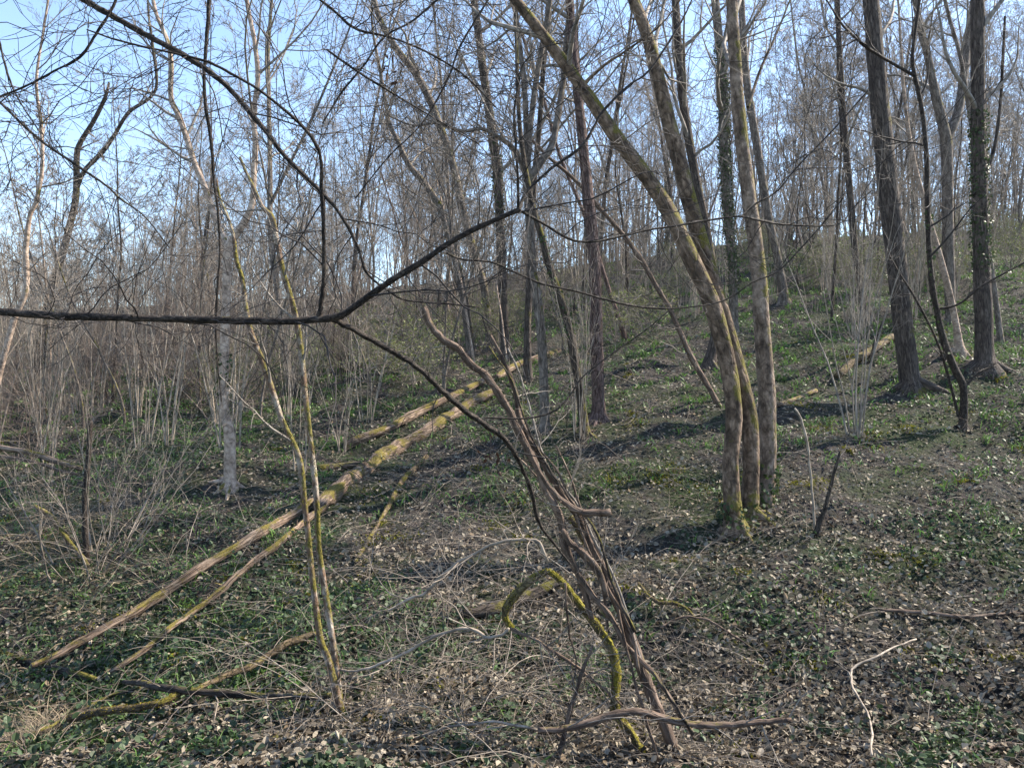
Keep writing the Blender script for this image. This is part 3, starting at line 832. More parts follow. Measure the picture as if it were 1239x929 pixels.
stick('dead_branch', 'pinkish straight stick propped under the level red-brown branch', 'branch',
      [(673,932,7),(681,895,6),(688,865,6),(698,834,5),(705,811,5),(717,780,3)], 'dead', D=5.9, sides=8, seed=44, twigs=5, group=tg)
stick('dead_branch', 'grey forked twig slanting from the arch towards the thick stem', 'branch',
      [(617,760,4),(651,775,4),(678,794,4),(698,807,4),(719,824,3),(736,838,3),(760,858,2)], 'dead', D=6.15, dd=-.2, sides=6, seed=45, twigs=12, twigmat='brush', group=tg)
stick('dead_branch', 'thin dark stick crossing low over the foot of the thick stem', 'branch',
      [(790,812,3),(808,840,4),(822,860,4),(838,888,4)], 'darklog', D=5.6, sides=6, seed=46, group=tg)
stick('dead_branch', 'upright bare twig hanging beside the bright mossy branch', 'branch',
      [(684,705,3),(686,740,3),(690,770,3),(697,800,2),(692,830,2)], 'dead', D=6.0, sides=6, seed=47, twigs=5, group=tg)

# ------------------------------------------------------------------ the overhanging branches close by
def hanging_branch(name, label, main, forks, D, dd, seed, tw=12, group='bare boughs hanging across the view'):
    r = np.random.default_rng(seed)
    P, R = line(main, D, dd, len(main) * 5)
    R = R * .80 * (1 + r.normal(0, .05, len(R)))
    P = P + np.concatenate([[[0, 0, 0]], r.normal(0, 1, (len(P) - 1, 3)) * R[1:, None] * .05])
    root = empty(name, P[0], label, 'branch', group)
    mb = MB(); mb.tubes(P, R, 10, .06, r=r); mb.obj('bough', M['near'], root)
    tws = MB()
    def sprout(P, R, k):
        TP, TR = spawn(P[None], R[None], k, .08, .98, (30, 75), (.3, 1.3), 12, .24, .01, .45, r, absl=True, rmin=.002, slim=.0045)
        tws.tubes(TP, TR, 5, r=r)
        TP, TR = spawn(TP, TR, 5, .15, .95, (25, 60), (.25, .6), 7, .2, .01, .6, r, rmin=.0016, slim=.005)
        tws.tubes(TP, TR, 3, r=r)
        TP, TR = spawn(TP, TR, 2, .2, .95, (25, 60), (.3, .7), 5, .24, .01, .6, r, rmin=.0013, slim=.005)
        tws.tubes(TP, TR, 3, r=r)
    sprout(P, R, tw)
    nb = MB()
    for pts, d0, d1 in forks:
        P2, R2 = line(pts, d0, d1, len(pts) * 5)
        R2 = R2 * .85 * (1 + r.normal(0, .06, len(R2))); P2 = P2 + np.concatenate([[[0, 0, 0]], r.normal(0, 1, (len(P2) - 1, 3)) * R2[1:, None] * .10])
        m2 = MB(); m2.tubes(P2, R2, 8, .035, r=r); m2.obj('side_branch', M['near'], root)
        sprout(P2, R2, max(5, tw // 2))
    # bud scars and knots
    t = r.integers(2, len(P) - 3, 26)
    q = r.normal(0, 1, (26, 3)); q[:, 2] = np.abs(q[:, 2])
    kp = P[t][:, None, :] + norm(q)[:, None, :] * (R[t][:, None] * np.array([[.6, 1.15, 1.4]]))[..., None]
    nb.tubes(kp, np.stack([R[t] * .5, R[t] * .35, R[t] * .06], 1), 6, r=r)
    tag(nb.obj('knots', M['near'], root), kind='stuff')
    tag(tws.obj('twigs', M['twig_dark'], root), kind='stuff')
    return root

hanging_branch('overhanging_branch', 'near-black level bough that forks in front of the dell',
    [(-60,371,13),(0,377,12),(60,382,12),(140,384,11),(220,386,11),(300,388,11),(360,388,11),(405,384,12),(430,370,10),(470,342,9),(510,317,9),(550,290,9),(590,270,8),(628,254,7)],
    [([(402,386,9),(434,402,8),(468,422,8),(502,442,8),(536,473,8),(563,497,8),(586,513,8),(610,530,8),(624,551,7),(634,571,6),(644,598,6),(652,632,5),(670,657,4),(690,682,3)], 4.0, 1.4),
     ([(386,384,8),(391,345,6),(392,300,6),(391,262,6),(389,225,6),(389,197,5),(383,176,5),(366,153,5),(339,129,4),(312,108,4),(281,90,4),(251,75,4),(203,63,3),(170,56,3),(136,47,3),(105,36,2)], 4.0, -.5),
     ([(628,254,6),(637,234,4),(668,203,4),(705,176,4),(729,136,4),(759,105,3),(786,85,3),(820,34,3),(840,-5,2)], 4.0, .3),
     ([(628,254,5),(658,271,4),(691,290,4),(722,292,3),(756,285,3),(786,278,3),(825,272,3),(860,266,3),(895,262,3),(920,267,3),(952,272,3),(1012,272,2),(1032,252,2),(1055,230,2)], 4.0, .6),
     ([(897,262,3),(915,246,3),(940,232,2),(962,205,2),(990,176,2),(1015,150,2),(1050,110,2)], 4.4, .2),
     ([(627,252,4),(627,224,4),(625,186,3),(622,136,3),(630,90,2)], 4.0, -.2)],
    4.0, 0.0, 51, tw=20)
hanging_branch('overhanging_branch', 'dark bough sweeping down out of the sky in a long curve',
    [(60,-25,10),(102,0,9),(146,25,9),(183,46,9),(217,64,9),(251,85,9),(278,108,8),(305,139,8),(325,163,7),(342,186,7),(373,217,6),(397,241,6),(410,257,5),(425,282,5),(437,310,4),(441,325,5),(450,337,4),(467,350,3),(487,362,3),(517,366,3),(546,368,3),(580,372,2)],
    [([(254,-10,6),(251,34,6),(247,92,5),(249,129,5),(256,176,5),(259,220,4),(264,258,4),(266,305,3),(264,334,3),(261,390,3),(263,436,2),(268,486,2)], 4.6, .2),
     ([(540,306,3),(559,314,3),(593,317,3),(624,330,3),(658,344,3),(695,352,3),(739,364,3),(773,371,3),(820,373,2),(875,364,2),(910,342,2),(940,329,2),(960,310,2),(990,277,2),(1020,240,2)], 4.4, .3)],
    4.5, 0.0, 52, tw=22)
hanging_branch('overhanging_branch', 'slender dark shoot dropping across the blue sky to the dark leaning tree',
    [(-30,98,4),(0,124,4),(44,166,4),(88,197,4),(129,225,3),(146,241,3),(175,262,2),(205,300,2)],
    [([(-20,122,3),(0,117,3),(34,103,3),(68,85,3),(98,68,4),(119,37,4),(136,10,4),(145,-15,4)], 4.4, 0.),
     ([(-6,30,3),(0,54,3),(10,92,3),(25,125,2),(48,160,2)], 4.4, .1)], 4.4, 0.0, 53, tw=14)
hanging_branch('overhanging_branch', 'thin wiry dark shoot reaching up over the leaf litter by the reddish pine',
    [(586,505,3),(637,506,3),(671,497,3),(690,478,3),(705,456,2),(739,429,2),(783,398,2),(810,375,2)], [], 4.7, .3, 54, tw=4)
hanging_branch('overhanging_branch', 'tangle of fine dark shoots reaching over the mossy side limb',
    [(360,-20,4),(400,10,4),(430,35,4),(470,45,3),(510,60,3),(560,90,3),(600,130,2)],
    [([(600,-15,3),(575,25,3),(555,60,3),(540,100,3),(510,150,2),(470,190,2),(430,240,2)], 4.6, 0.),
     ([(540,-10,4),(500,25,3),(465,45,3),(440,80,3),(415,110,3),(390,150,2)], 4.7, 0.),
     ([(395,60,3),(430,85,3),(470,110,3),(520,140,2),(580,175,2)], 4.5, .2)], 4.6, 0.0, 55, tw=24)

# loose dead canes arching over the brush
def canes(cx, cyp, sx, sy, count, seed, label, group, ln=(.7, 1.9), up=.55, mat='brush'):
    rr = np.random.default_rng(seed)
    for k in range(count):
        b = hit(rr.normal(cx, sx), min(940, rr.normal(cyp, sy)))
        a = rr.uniform(0, 6.283); L = rr.uniform(*ln); n = 10
        d = norm(np.array([math.cos(a), .6 * math.sin(a), up * rr.uniform(.2, 1.8)])); p = b - np.array([0, 0, .03]); pts = [p]
        dr = rr.uniform(.03, .14)
        for j in range(n):
            d = norm(d + rr.normal(0, .07, 3) - np.array([0, 0, dr])); p = p + d * L / n
            p[2] = max(p[2], G(p[0], p[1])[0] + .015); pts.append(p.copy())
        P = np.array(pts); R = rr.uniform(.0022, .0055) * np.linspace(1, .3, n + 1)
        mb = MB(); mb.tubes(P, R, 5, .05, r=rr)
        TP, TR = spawn(P[None], R[None], 4, .25, .95, (20, 60), (.15, .5), 6, .12, 0., .6, rr, absl=True, rmin=.0012, slim=.008); mb.tubes(TP, TR, 3, r=rr)
        tag(mb.obj('dead_cane', M[mat]), label, 'cane', group)
canes(560, 760, 120, 85, 120, 81, 'thin dead cane arching over the brush beside the collapsed stems', 'dead canes by the collapsed stems')
canes(120, 660, 90, 50, 60, 82, 'thin dead cane arching out round the sprawling brush clump', 'dead canes round the brush clump', ln=(.8, 2.4), up=.9)
canes(300, 640, 60, 50, 22, 83, 'thin dead cane lying beside the split log halves', 'dead canes by the log halves', ln=(.6, 1.6))
canes(960, 800, 170, 80, 26, 84, 'thin dead cane lying on the litter of the open slope', 'dead canes on the open slope', ln=(.3, .9), up=.25)
canes(500, 850, 120, 45, 60, 85, 'pale dead cane sprawling below the arched mossy branch', 'dead canes below the mossy arch', ln=(.6, 1.7), up=.5, mat='twig_pale')
# thin withered shoots bound up with the tangle
for k in range(5):
    rr = np.random.default_rng(400 + k)
    a = rr.uniform(0, .35); o1, o2 = rr.normal(0, 9), rr.normal(0, 9)
    spine = [(822,925),(800,870),(778,815),(757,760),(735,705),(712,655),(690,612),(668,575),(648,542),(630,505),(618,460),(604,425)]
    i0 = rr.integers(0, 4); i1 = rr.integers(7, 12)
    seg = spine[i0:i1 + 1]
    pts = [(x + o1 * (1 - t) + o2 * t * 1.6 + rr.normal(0, 5), y + rr.normal(0, 5), max(1.5, (4.6 - 2.6 * t) * rr.uniform(.8, 1.2))) for (x, y), t in zip(seg, np.linspace(0, 1, len(seg)))]
    stick('dead_shoot', 'withered thin shoot bound up in the tangle along the thick dead stem', 'shoot', pts, ('dead', 'twig', 'dead', 'darklog')[k % 4], D=5.9 + rr.normal(0, .12), dd=.3, sides=6, seed=500 + k, twigs=2, twig_len=(.15, .4), twigmat='twig', group='withered shoots in the tangle')

# dead leaves still hanging, in two small bunches
def leaf_bunch(px, py, D, cnt, seed, label, sp):
    r = np.random.default_rng(seed)
    c = np.array([tanx(px) * D, D, tanz(py) * D])
    root = empty('dead_leaf_bunch', c, label, 'dead leaves', 'dead leaves still hanging')
    mb = MB(); mb.tubes(np.array([c + [0, 0, sp * 2.2], c + [.01, 0, sp], c - [0, 0, sp]]), np.array([.002, .002, .001]), 4); mb.obj('stalk', M['twig_dark'], root)
    tmpl = MB(); tmpl.leaves(np.zeros((1, 3)), np.array([[0., 0, -1]]), np.array([[0., -1, 0]]), .05, .022, np.array([[.055, .035, .026]]), .3, r)
    me = tmpl.mesh('leaf', M['litter'])
    for k in range(cnt):
        o = bpy.data.objects.new('leaf', me); COL.objects.link(o); o.parent = root
        o.location = r.normal(0, sp, 3) * np.array([.8, .6, 1]); o.rotation_euler = tuple(r.normal(0, .6, 3) + np.array([0, 0, r.uniform(0, 6.28)]))
leaf_bunch(592, 548, 5.0, 11, 61, 'bunch of dead brown leaves hanging from the forked level bough', .06)
leaf_bunch(474, 78, 4.6, 10, 62, 'bunch of dead brown leaves hanging high on the fine dark shoots', .06)

# ------------------------------------------------------------------ hazel clumps, thickets, woodland trees: templates and copies
def copy_thing(root, loc, rz, sc, label=None):
    c = root.copy(); COL.objects.link(c)
    c.location = tuple(float(v) for v in loc); c.rotation_euler = (0, 0, rz); c.scale = (sc[0], sc[0], sc[1])
    if label: c['label'] = label
    for ch in root.children:
        d = ch.copy(); COL.objects.link(d); d.parent = c; d.matrix_parent_inverse.identity(); d.location = (0, 0, 0)
    return c

def template(name, label, cat, group):
    return empty(name, (0, 0, 0), label, cat, group)

def hazel(seed, stems, h, spread, label, group, r0=.016, mat='twig_pale', curve=.05):
    r = np.random.default_rng(seed)
    root = template('hazel_clump', label, 'shrub', group)
    tw = MB()
    for k in range(stems):
        a = r.uniform(0, 6.283); d = norm(np.array([math.cos(a) * spread * r.uniform(.2, 1), math.sin(a) * spread * r.uniform(.2, 1), 1.0]))
        hh = h * r.uniform(.55, 1.1); n = 9
        p = np.array([math.cos(a), math.sin(a), 0]) * r.uniform(.02, .14) * (3.5 if spread > .6 else 1) + np.array([0, 0, -.15]); pts = [p]
        for j in range(n):
            d = norm(d + r.normal(0, curve, 3) + np.array([0, 0, .02])); p = p + d * hh / n; pts.append(p)
        P = np.array(pts); R = r0 * r.uniform(.45, 1.25) * np.linspace(1, .18, n + 1)
        mb = MB(); mb.tubes(P, R, 6, .04, r=r); mb.obj('stem', M[mat], root)
        TP, TR = spawn(P[None], R[None], 7, .3, .97, (20, 50), (.3, 1.0), 5, .12, .06, .5, r, absl=True, rmin=.002, slim=.008)
        tw.tubes(TP, TR, 3, r=r)
        TP, TR = spawn(TP, TR, 3, .2, .97, (20, 55), (.4, .7), 4, .14, .04, .6, r, rmin=.0018, slim=.008)
        tw.tubes(TP, TR, 3, r=r)
    tag(tw.obj('twigs', M[mat], root), kind='stuff')
    return root

def thicket(seed, h, label, group, mat='twig_red', stems=10, buds=0):
    r = np.random.default_rng(seed)
    root = template('thicket_bush', label, 'shrub', group)
    a = r.uniform(0, 6.283, stems)
    d0 = norm(np.stack([np.cos(a) * .45, np.sin(a) * .45, np.ones(stems)], -1) + r.normal(0, .15, (stems, 3)))
    n = 8; P = np.zeros((stems, n, 3)); P[:, 0] = np.stack([np.cos(a), np.sin(a), np.zeros(stems)], -1) * .2 - np.array([0, 0, .1])
    d = d0
    for j in range(1, n):
        d = norm(d + r.normal(0, .10, d.shape) + np.array([0, 0, .03])); P[:, j] = P[:, j - 1] + d * h / n * r.uniform(.8, 1.2, (stems, 1))
    R = np.repeat(np.linspace(.016, .004, n)[None], stems, 0)
    mb = MB(); mb.tubes(P, R, 5, r=r); tag(mb.obj('stems', M[mat], root), kind='stuff')
    tw = MB(); TP, TR = crown_levels(tw, P, R, r, (7, 5, 3), .15, .003, lf=((.25, .5), (.4, .7), (.4, .7)), n=(5, 4, 4), sides=(3, 3, 3)); tag(tw.obj('twigs', M[mat], root), kind='stuff')
    if buds:
        q = TP[r.integers(0, len(TP), buds), r.integers(1, 4, buds)]
        lf_ = MB(); lf_.leaves(q, r.normal(0, 1, (buds, 3)), r.normal(0, 1, (buds, 3)), r.uniform(.03, .07, buds), r.uniform(.02, .045, buds), np.array([[.19, .22, .075]]) * r.uniform(.5, 1.3, (buds, 1)), .1, r)
        tag(lf_.obj('leaves', M['green'], root), kind='stuff')
    return root

def forest_tree(seed, h, r0, label, mat, twm, lean=.06, fork=True, ivy=0, limb_t=.3, k1=13, kk=(7, 6, 3), limb_len=(.14, .34)):
    r = np.random.default_rng(seed)
    root = template('woodland_tree', label, 'tree', 'bare trees filling the wood behind')
    n = 16; d = norm(np.array([r.normal(0, lean), r.normal(0, lean), 1.])); p = np.array([0, 0, -.5]); pts = [p]
    for j in range(n):
        d = norm(d + r.normal(0, .05, 3) + np.array([0, 0, .05])); p = p + d * (h + .5) / n; pts.append(p)
    P = np.array(pts); R = r0 * (np.linspace(1, .10, n + 1) ** .8); R[0] *= 1.5; R[1] *= 1.12
    mb = MB(); P2, R2 = resample(P, R, 34); mb.tubes(P2, R2, 9, .03, r=r)
    if fork:
        i = int(n * r.uniform(.3, .5)); dd = norm(d + np.array([r.normal(0, .35), r.normal(0, .35), .1])); q = P[i]; fp = [q]
        for j in range(9):
            dd = norm(dd + r.normal(0, .06, 3) + np.array([0, 0, .07])); q = q + dd * h * .055; fp.append(q)
        FP = np.array(fp); FR = R[i] * .7 * np.linspace(1, .15, 10); mb.tubes(FP, FR, 7, .03, r=r)
    mb.obj('trunk', M[mat], root)
    cr = MB(); L = np.linalg.norm(P2[-1] - P2[0])
    LP, LR = spawn(P2[None], R2[None], k1, limb_t, .98, (25, 60), limb_len, 8, .12, .07, .5, r, rmin=.008, slim=.018)
    cr.tubes(LP, LR, 5, r=r)
    crown_levels(cr, LP, LR, r, kk, rmin=.0055, n=(6, 5, 4), lf=((.3, .55), (.35, .6), (.4, .75)))
    if fork:
        LP, LR = spawn(FP[None], FR[None], 7, .2, .98, (25, 60), (.25, .5), 7, .12, .07, .5, r, rmin=.008, slim=.018)
        cr.tubes(LP, LR, 5, r=r); crown_levels(cr, LP, LR, r, (5, 4, 3), rmin=.0055)
    cr.obj('crown', M[twm], root)
    if ivy:
        iv = MB(); ivy_leaves(iv, P2, R2, .02, .5, ivy, r, (.08, .13), .12); tag(iv.obj('ivy', M['green'], root), kind='stuff')
    return root

r = np.random.default_rng(77)
TB = [forest_tree(101, 17, .10, 'tall bare oak-like tree with rough dark bark', 'oak', 'twig'),
      forest_tree(102, 15, .06, 'slender straight bare grey tree', 'grey', 'twig', fork=False, limb_t=.4),
      forest_tree(103, 18, .085, 'bare grey tree with a forked trunk', 'grey', 'twig'),
      forest_tree(104, 14, .045, 'thin bare pole-like tree', 'oak', 'twig', fork=False, limb_t=.35, k1=16),
      forest_tree(105, 16, .085, 'ivy-clad bare tree', 'grey', 'twig', ivy=900),
      forest_tree(106, 13, .055, 'pale whitish bare tree', 'ash', 'twig', lean=.16, k1=15),
      forest_tree(107, 12, .05, 'leaning dark bare tree', 'darklog', 'twig_red', lean=.25),
      forest_tree(108, 15, .058, 'slender bare tree with russet twigs', 'pine', 'twig_red', fork=False, limb_t=.3, k1=16)]
used = [False] * len(TB)
placed = []
def zone(x, y):
    px = x / y * F + CX
    return ('behind the pale two-limbed tree' if px < 330 else 'beyond the fallen logs' if px < 640 else 'up the slope past the reddish pine' if px < 860
            else 'up the slope past the three-stemmed tree' if px < 1060 else 'on the brow behind the stout grey trees')
def put(T, us, k, loc, rz, sc, lab=None):
    if lab is None: lab = T[k].get('stem_label', T[k]['label'])
    T[k]['stem_label'] = lab
    lab = lab + ' ' + zone(loc[0], loc[1])
    if not us[k]: T[k]['label'] = lab
    if not us[k]:
        us[k] = True
        T[k].location = tuple(float(v) for v in loc); T[k].rotation_euler = (0, 0, rz); T[k].scale = (sc[0], sc[0], sc[1])
        for ch in T[k].children: ch.location = (0, 0, 0)
    else:
        copy_thing(T[k], loc, rz, sc, lab)
cnt = 0
tries = 0
while cnt < 290 and tries < 6000:
    tries += 1
    px = r.uniform(-420, 1650)
    d = 18 + (92 if px < 640 else 55) * r.uniform(0, 1) ** 0.85
    x, y = tanx(px) * d, d
    if d < 32 and r.uniform() < .75 and px > 150: continue
    if px < 340 and d < 30: continue
    if px > 1260 and d < 46: continue
    if any((x - a) ** 2 + (y - b) ** 2 < 1.9 ** 2 for a, b in placed): continue
    placed.append((x, y))
    k = int(r.choice(len(TB), p=[.15, .2, .14, .2, .07, .09, .05, .10]))
    if k == 4 and px < 640: k = 2
    s = r.uniform(.75, 1.2) * (.62 if px < 180 else .75 if px < 340 else 1.0)
    put(TB, used, k, (x, y, G(x, y)[0]), r.uniform(0, 6.28), (s * r.uniform(.8, 1.1), s))
    cnt += 1

YT = [forest_tree(121 + k, 8 + k, .028 + .006 * k, ('thin grey young tree', 'thin pale-barked young tree', 'thin dark young tree')[k], ('grey', 'ash', 'oak')[k], 'twig', lean=.10, fork=False, limb_t=.3, k1=14, kk=(5, 4, 3), limb_len=(.12, .28)) for k in range(3)]
for t_ in YT: t_.name = 'young_tree'; t_['group'] = 'young trees in the wood'
us = [False] * 3
for k in range(170):
    px = r.uniform(-350, 1600); d = 17 + 40 * r.uniform(); x = tanx(px) * d
    if px > 600 and d < 21: continue
    put(YT, us, int(r.integers(3)), (x, d, G(x, d)[0]), r.uniform(0, 6.28), (r.uniform(.8, 1.3), r.uniform(.7, 1.2)))

for k in range(100):
    px = r.uniform(-300, 720) if k < 62 else r.uniform(720, 1500); d = r.uniform(38, 85) if k < 62 else r.uniform(40, 66); x = tanx(px) * d
    put(YT, us, int(r.integers(3)), (x, d, G(x, d)[0]), r.uniform(0, 6.28), (r.uniform(1, 1.6), r.uniform(.7, 1.3)))

# far wood beyond the counted trees, one mass
def far_wood():
    rr = np.random.default_rng(5)
    n = 800
    px = rr.uniform(-450, 1650, n); d = np.where(px < 700, rr.uniform(68, 150, n), rr.uniform(56, 100, n))
    x = tanx(px) * d; z = G(x, d)
    h = rr.uniform(8, 15, n)
    t = np.linspace(0, 1, 4)
    P = np.stack([x[:, None] + rr.normal(0, .3, (n, 4)), d[:, None] + rr.normal(0, .3, (n, 4)), z[:, None] - .3 + h[:, None] * t[None]], -1)
    R = .10 * rr.uniform(.5, 1.3, (n, 1)) * np.linspace(1, .2, 4)[None]
    mb = MB(); mb.tubes(P, R, 4, r=rr)
    P, R = spawn(P, R, 7, .03, .97, (20, 55), (.18, .42), 4, .13, .07, .5, rr, rmin=.022); mb.tubes(P, R, 3, r=rr)
    P, R = spawn(P, R, 4, .1, .97, (25, 60), (.4, .75), 3, .15, .05, .6, rr, rmin=.013); mb.tubes(P, R, 3, r=rr)
    tag(mb.obj('far_wood', M['twig']), 'far-off bare wood beyond the nearer trees', 'wood', None, 'stuff')
far_wood()

# hazel clumps
hz_near = hazel(201, 10, 5.4, .15, 'clump of pale straight hazel stems in front of the slim dark tree', 'hazel clumps on the slope', r0=.020, curve=.06, mat='twig')
b = hit(1034, 528); hz_near.location = tuple(b)
for (px, py, sd, st, h, sp, lab) in [
        (112, 688, 202, 26, 2.9, .95, 'sprawling brush clump of pale shoots round a dead cut stem'),
        (700, 530, 203, 8, 3.6, .16, 'pale hazel shoots crowding the foot of the dark tree leaning off the pine'),
        (415, 548, 204, 8, 4.2, .2, 'pale hazel stems standing beside the mossy uphill log'),
        (365, 572, 205, 5, 4.0, .15, 'few pale hazel stems behind the twin mossy stems')]:
    o = hazel(sd, st, h, sp, lab, 'hazel clumps on the slope', r0=.012, mat='brush' if sp > .6 else 'twig_pale', curve=.10 if sp > .6 else .05)
    o.location = tuple(hit(px, py))
stick('dead_sapling', 'dark cut dead stem standing in the sprawling brush clump', 'stem', [(106,690,7),(102,620,6),(106,560,6),(108,525,6),(109,508,6)], 'near', D=10.2, seed=71, sides=9)
stick('mossy_branch', 'greenish crooked branch leaning in the sprawling brush clump', 'branch', [(106,684,6),(92,665,6),(75,644,6),(61,624,6),(41,612,5)], 'mossy', D=10.1, seed=72, sides=8, moss=200, mosscol=(.16,.15,.02))
HZ = [hazel(210 + k, 7, 5.0, .2, 'thin pale hazel clump', 'hazel clumps in the understorey', r0=.018) for k in range(4)]
us = [False] * 4
m = 0
while m < 130:
    px = r.uniform(-300, 1550); d = 14.5 + 30 * r.uniform() ** 1.2
    if px > 560 and d < 19: continue
    x = tanx(px) * d
    put(HZ, us, int(r.integers(4)), (x, d, G(x, d)[0]), r.uniform(0, 6.28), (r.uniform(.8, 1.2), r.uniform(.7, 1.25)))
    m += 1
TK = [thicket(230 + k, 3.4, 'twiggy grey-brown bush', 'twiggy bushes at the dell edge') for k in range(3)]
us = [False] * 3
for k in range(40):
    px = r.uniform(-260, 330) if k < 28 else r.uniform(330, 640); d = r.uniform(16.5, 34) if k < 28 else r.uniform(24, 40)
    x = tanx(px) * d
    put(TK, us, int(r.integers(3)), (x, d, G(x, d)[0]), r.uniform(0, 6.28), (r.uniform(.7, 1.3), r.uniform(.45, 1.7)))
for k in range(64):
    px = r.uniform(-200, 760) if k < 40 else r.uniform(760, 1450); d = r.uniform(32, 80) if k < 40 else r.uniform(48, 70)
    x = tanx(px) * d
    put(TK, us, int(r.integers(3)), (x, d, G(x, d)[0]), r.uniform(0, 6.28), (r.uniform(1, 1.9), r.uniform(.8, 2.0)))
TG = [thicket(240 + k, 2.2, 'low budding green-tinged bush', 'low bushes on the upper slope', 'twig', buds=1300) for k in range(2)]
us = [False] * 2
for k in range(118):
    px = r.uniform(560, 1500) if k < 96 else r.uniform(220, 560); d = (r.uniform(22, 44) if k < 46 else r.uniform(44, 64)) if k < 96 else r.uniform(19, 34); x = tanx(px) * d
    put(TG, us, int(r.integers(2)), (x, d, G(x, d)[0]), r.uniform(0, 6.28), (r.uniform(.7, 1.2), r.uniform(.6, 1.1)))

# ------------------------------------------------------------------ ground cover
def field(x, y, seed, lam):
    q = np.random.default_rng(seed); z = np.zeros_like(x)
    for _ in range(9):
        a = q.uniform(0, 6.283); l = lam * q.uniform(.6, 1.6); z += np.sin((np.cos(a) * x + np.sin(a) * y) * 6.283 / l + q.uniform(0, 6.283))
    return z / 3.0

def scatter(n, d0, d1, p, rr, px0=-260, px1=1540):
    px = rr.uniform(px0, px1, n)
    u = rr.uniform(0, 1, n)
    d = (d0 ** (1 - p) + u * (d1 ** (1 - p) - d0 ** (1 - p))) ** (1 / (1 - p))
    x = tanx(px) * d
    return x, d, px

def gnormal(x, y):
    e = .15
    gx = (G(x + e, y) - G(x - e, y)) / (2 * e); gy = (G(x, y + e) - G(x, y - e)) / (2 * e)
    return norm(np.stack([-gx, -gy, np.ones_like(gx)], -1))

GREEN = [(130, 880, 130, 40), (330, 900, 120, 40), (560, 915, 90, 30), (330, 810, 80, 40), (200, 510, 100, 40), (340, 720, 90, 60), (160, 780, 130, 50), (420, 760, 80, 50), (1150, 330, 150, 40), (950, 350, 120, 30), (600, 500, 90, 30), (240, 540, 110, 40), (470, 440, 80, 26), (130, 700, 160, 50), (60, 850, 120, 60), (1160, 500, 100, 24), (1000, 400, 120, 40), (300, 760, 120, 60),
         (1130, 640, 110, 40), (520, 800, 80, 40), (1080, 830, 120, 50), (250, 630, 90, 30), (1190, 380, 90, 50), (740, 830, 60, 30), (1100, 360, 140, 50)]
GC = []
for (a, b_, sx, sy) in GREEN:
    h = hit(a, b_); h2 = hit(a, b_ - sy); GC.append((h[0], h[1], sx * h[1] / F, max(.5, abs(h2[1] - h[1]))))
def greenness(x, y):
    g = field(x, y, 5, 2.4) * .5 + field(x, y, 6, .8) * .36 - .24
    for cx, cy_, sx, sy in GC:
        g = g + .75 * np.exp(-(((x - cx) / sx) ** 2 + ((y - cy_) / sy) ** 2))
    return g

def litter():
    rr = np.random.default_rng(301)
    x, y, px = scatter(190000, 4.3, 45, 1.12, rr)
    g = greenness(x, y)
    keep = rr.uniform(0, 1, len(x)) > np.clip(g * .8, 0, .72) + np.clip(field(x, y, 9, .7) * .30 + field(x, y, 10, .3) * .16, -.2, .25)
    x, y = x[keep], y[keep]; n = len(x)
    nm = norm(gnormal(x, y) + rr.normal(0, .5, (n, 3)))
    a = rr.uniform(0, 6.283, n)
    fw = np.stack([np.cos(a), np.sin(a), np.zeros(n)], -1); fw = norm(fw - (fw * nm).sum(-1, keepdims=True) * nm)
    s = (.02 + .055 * rr.uniform(0, 1, n) ** 1.5) * (1 + np.clip((y - 9) / 30, 0, 1))
    pos = np.stack([x, y, G(x, y) + rr.uniform(.004, .06, n)], -1)
    pal = np.array([(.22, .195, .168), (.15, .128, .106), (.28, .25, .22), (.08, .066, .053), (.17, .13, .095), (.04, .03, .022), (.31, .275, .24)])
    col = pal[rr.choice(len(pal), n, p=[.24, .22, .16, .16, .08, .08, .06])] * rr.uniform(.75, 1.2, (n, 1)) * np.array([[1, .98, .88]])
    mb = MB(); w_ = s * rr.uniform(.4, .85, n); nr = y < 10.5
    mb.leaves(pos[nr], fw[nr], nm[nr], s[nr], w_[nr], col[nr], .3, rr)
    fr = ~nr; m = int(fr.sum()); sd = np.cross(nm[fr], fw[fr]); up = nm[fr] * (w_[fr] * .25)[:, None]
    f2, s2, p2 = fw[fr] * s[fr][:, None], sd * w_[fr][:, None] * .5, pos[fr]
    V = np.stack([p2, p2 + f2 * .45 - s2 + up, p2 + f2, p2 + f2 * .55 + s2 + up], 1).reshape(-1, 3); k = np.arange(m)[:, None] * 4
    mb.raw(V, T=np.concatenate([k + np.array([[0, 2, 1]]), k + np.array([[0, 3, 2]])]), col=np.repeat(col[fr], 4, 0))
    tag(mb.obj('leaf_litter', M['litter'], smooth=False), 'grey-brown dead leaves strewn over the slope', 'leaf litter', None, 'stuff')

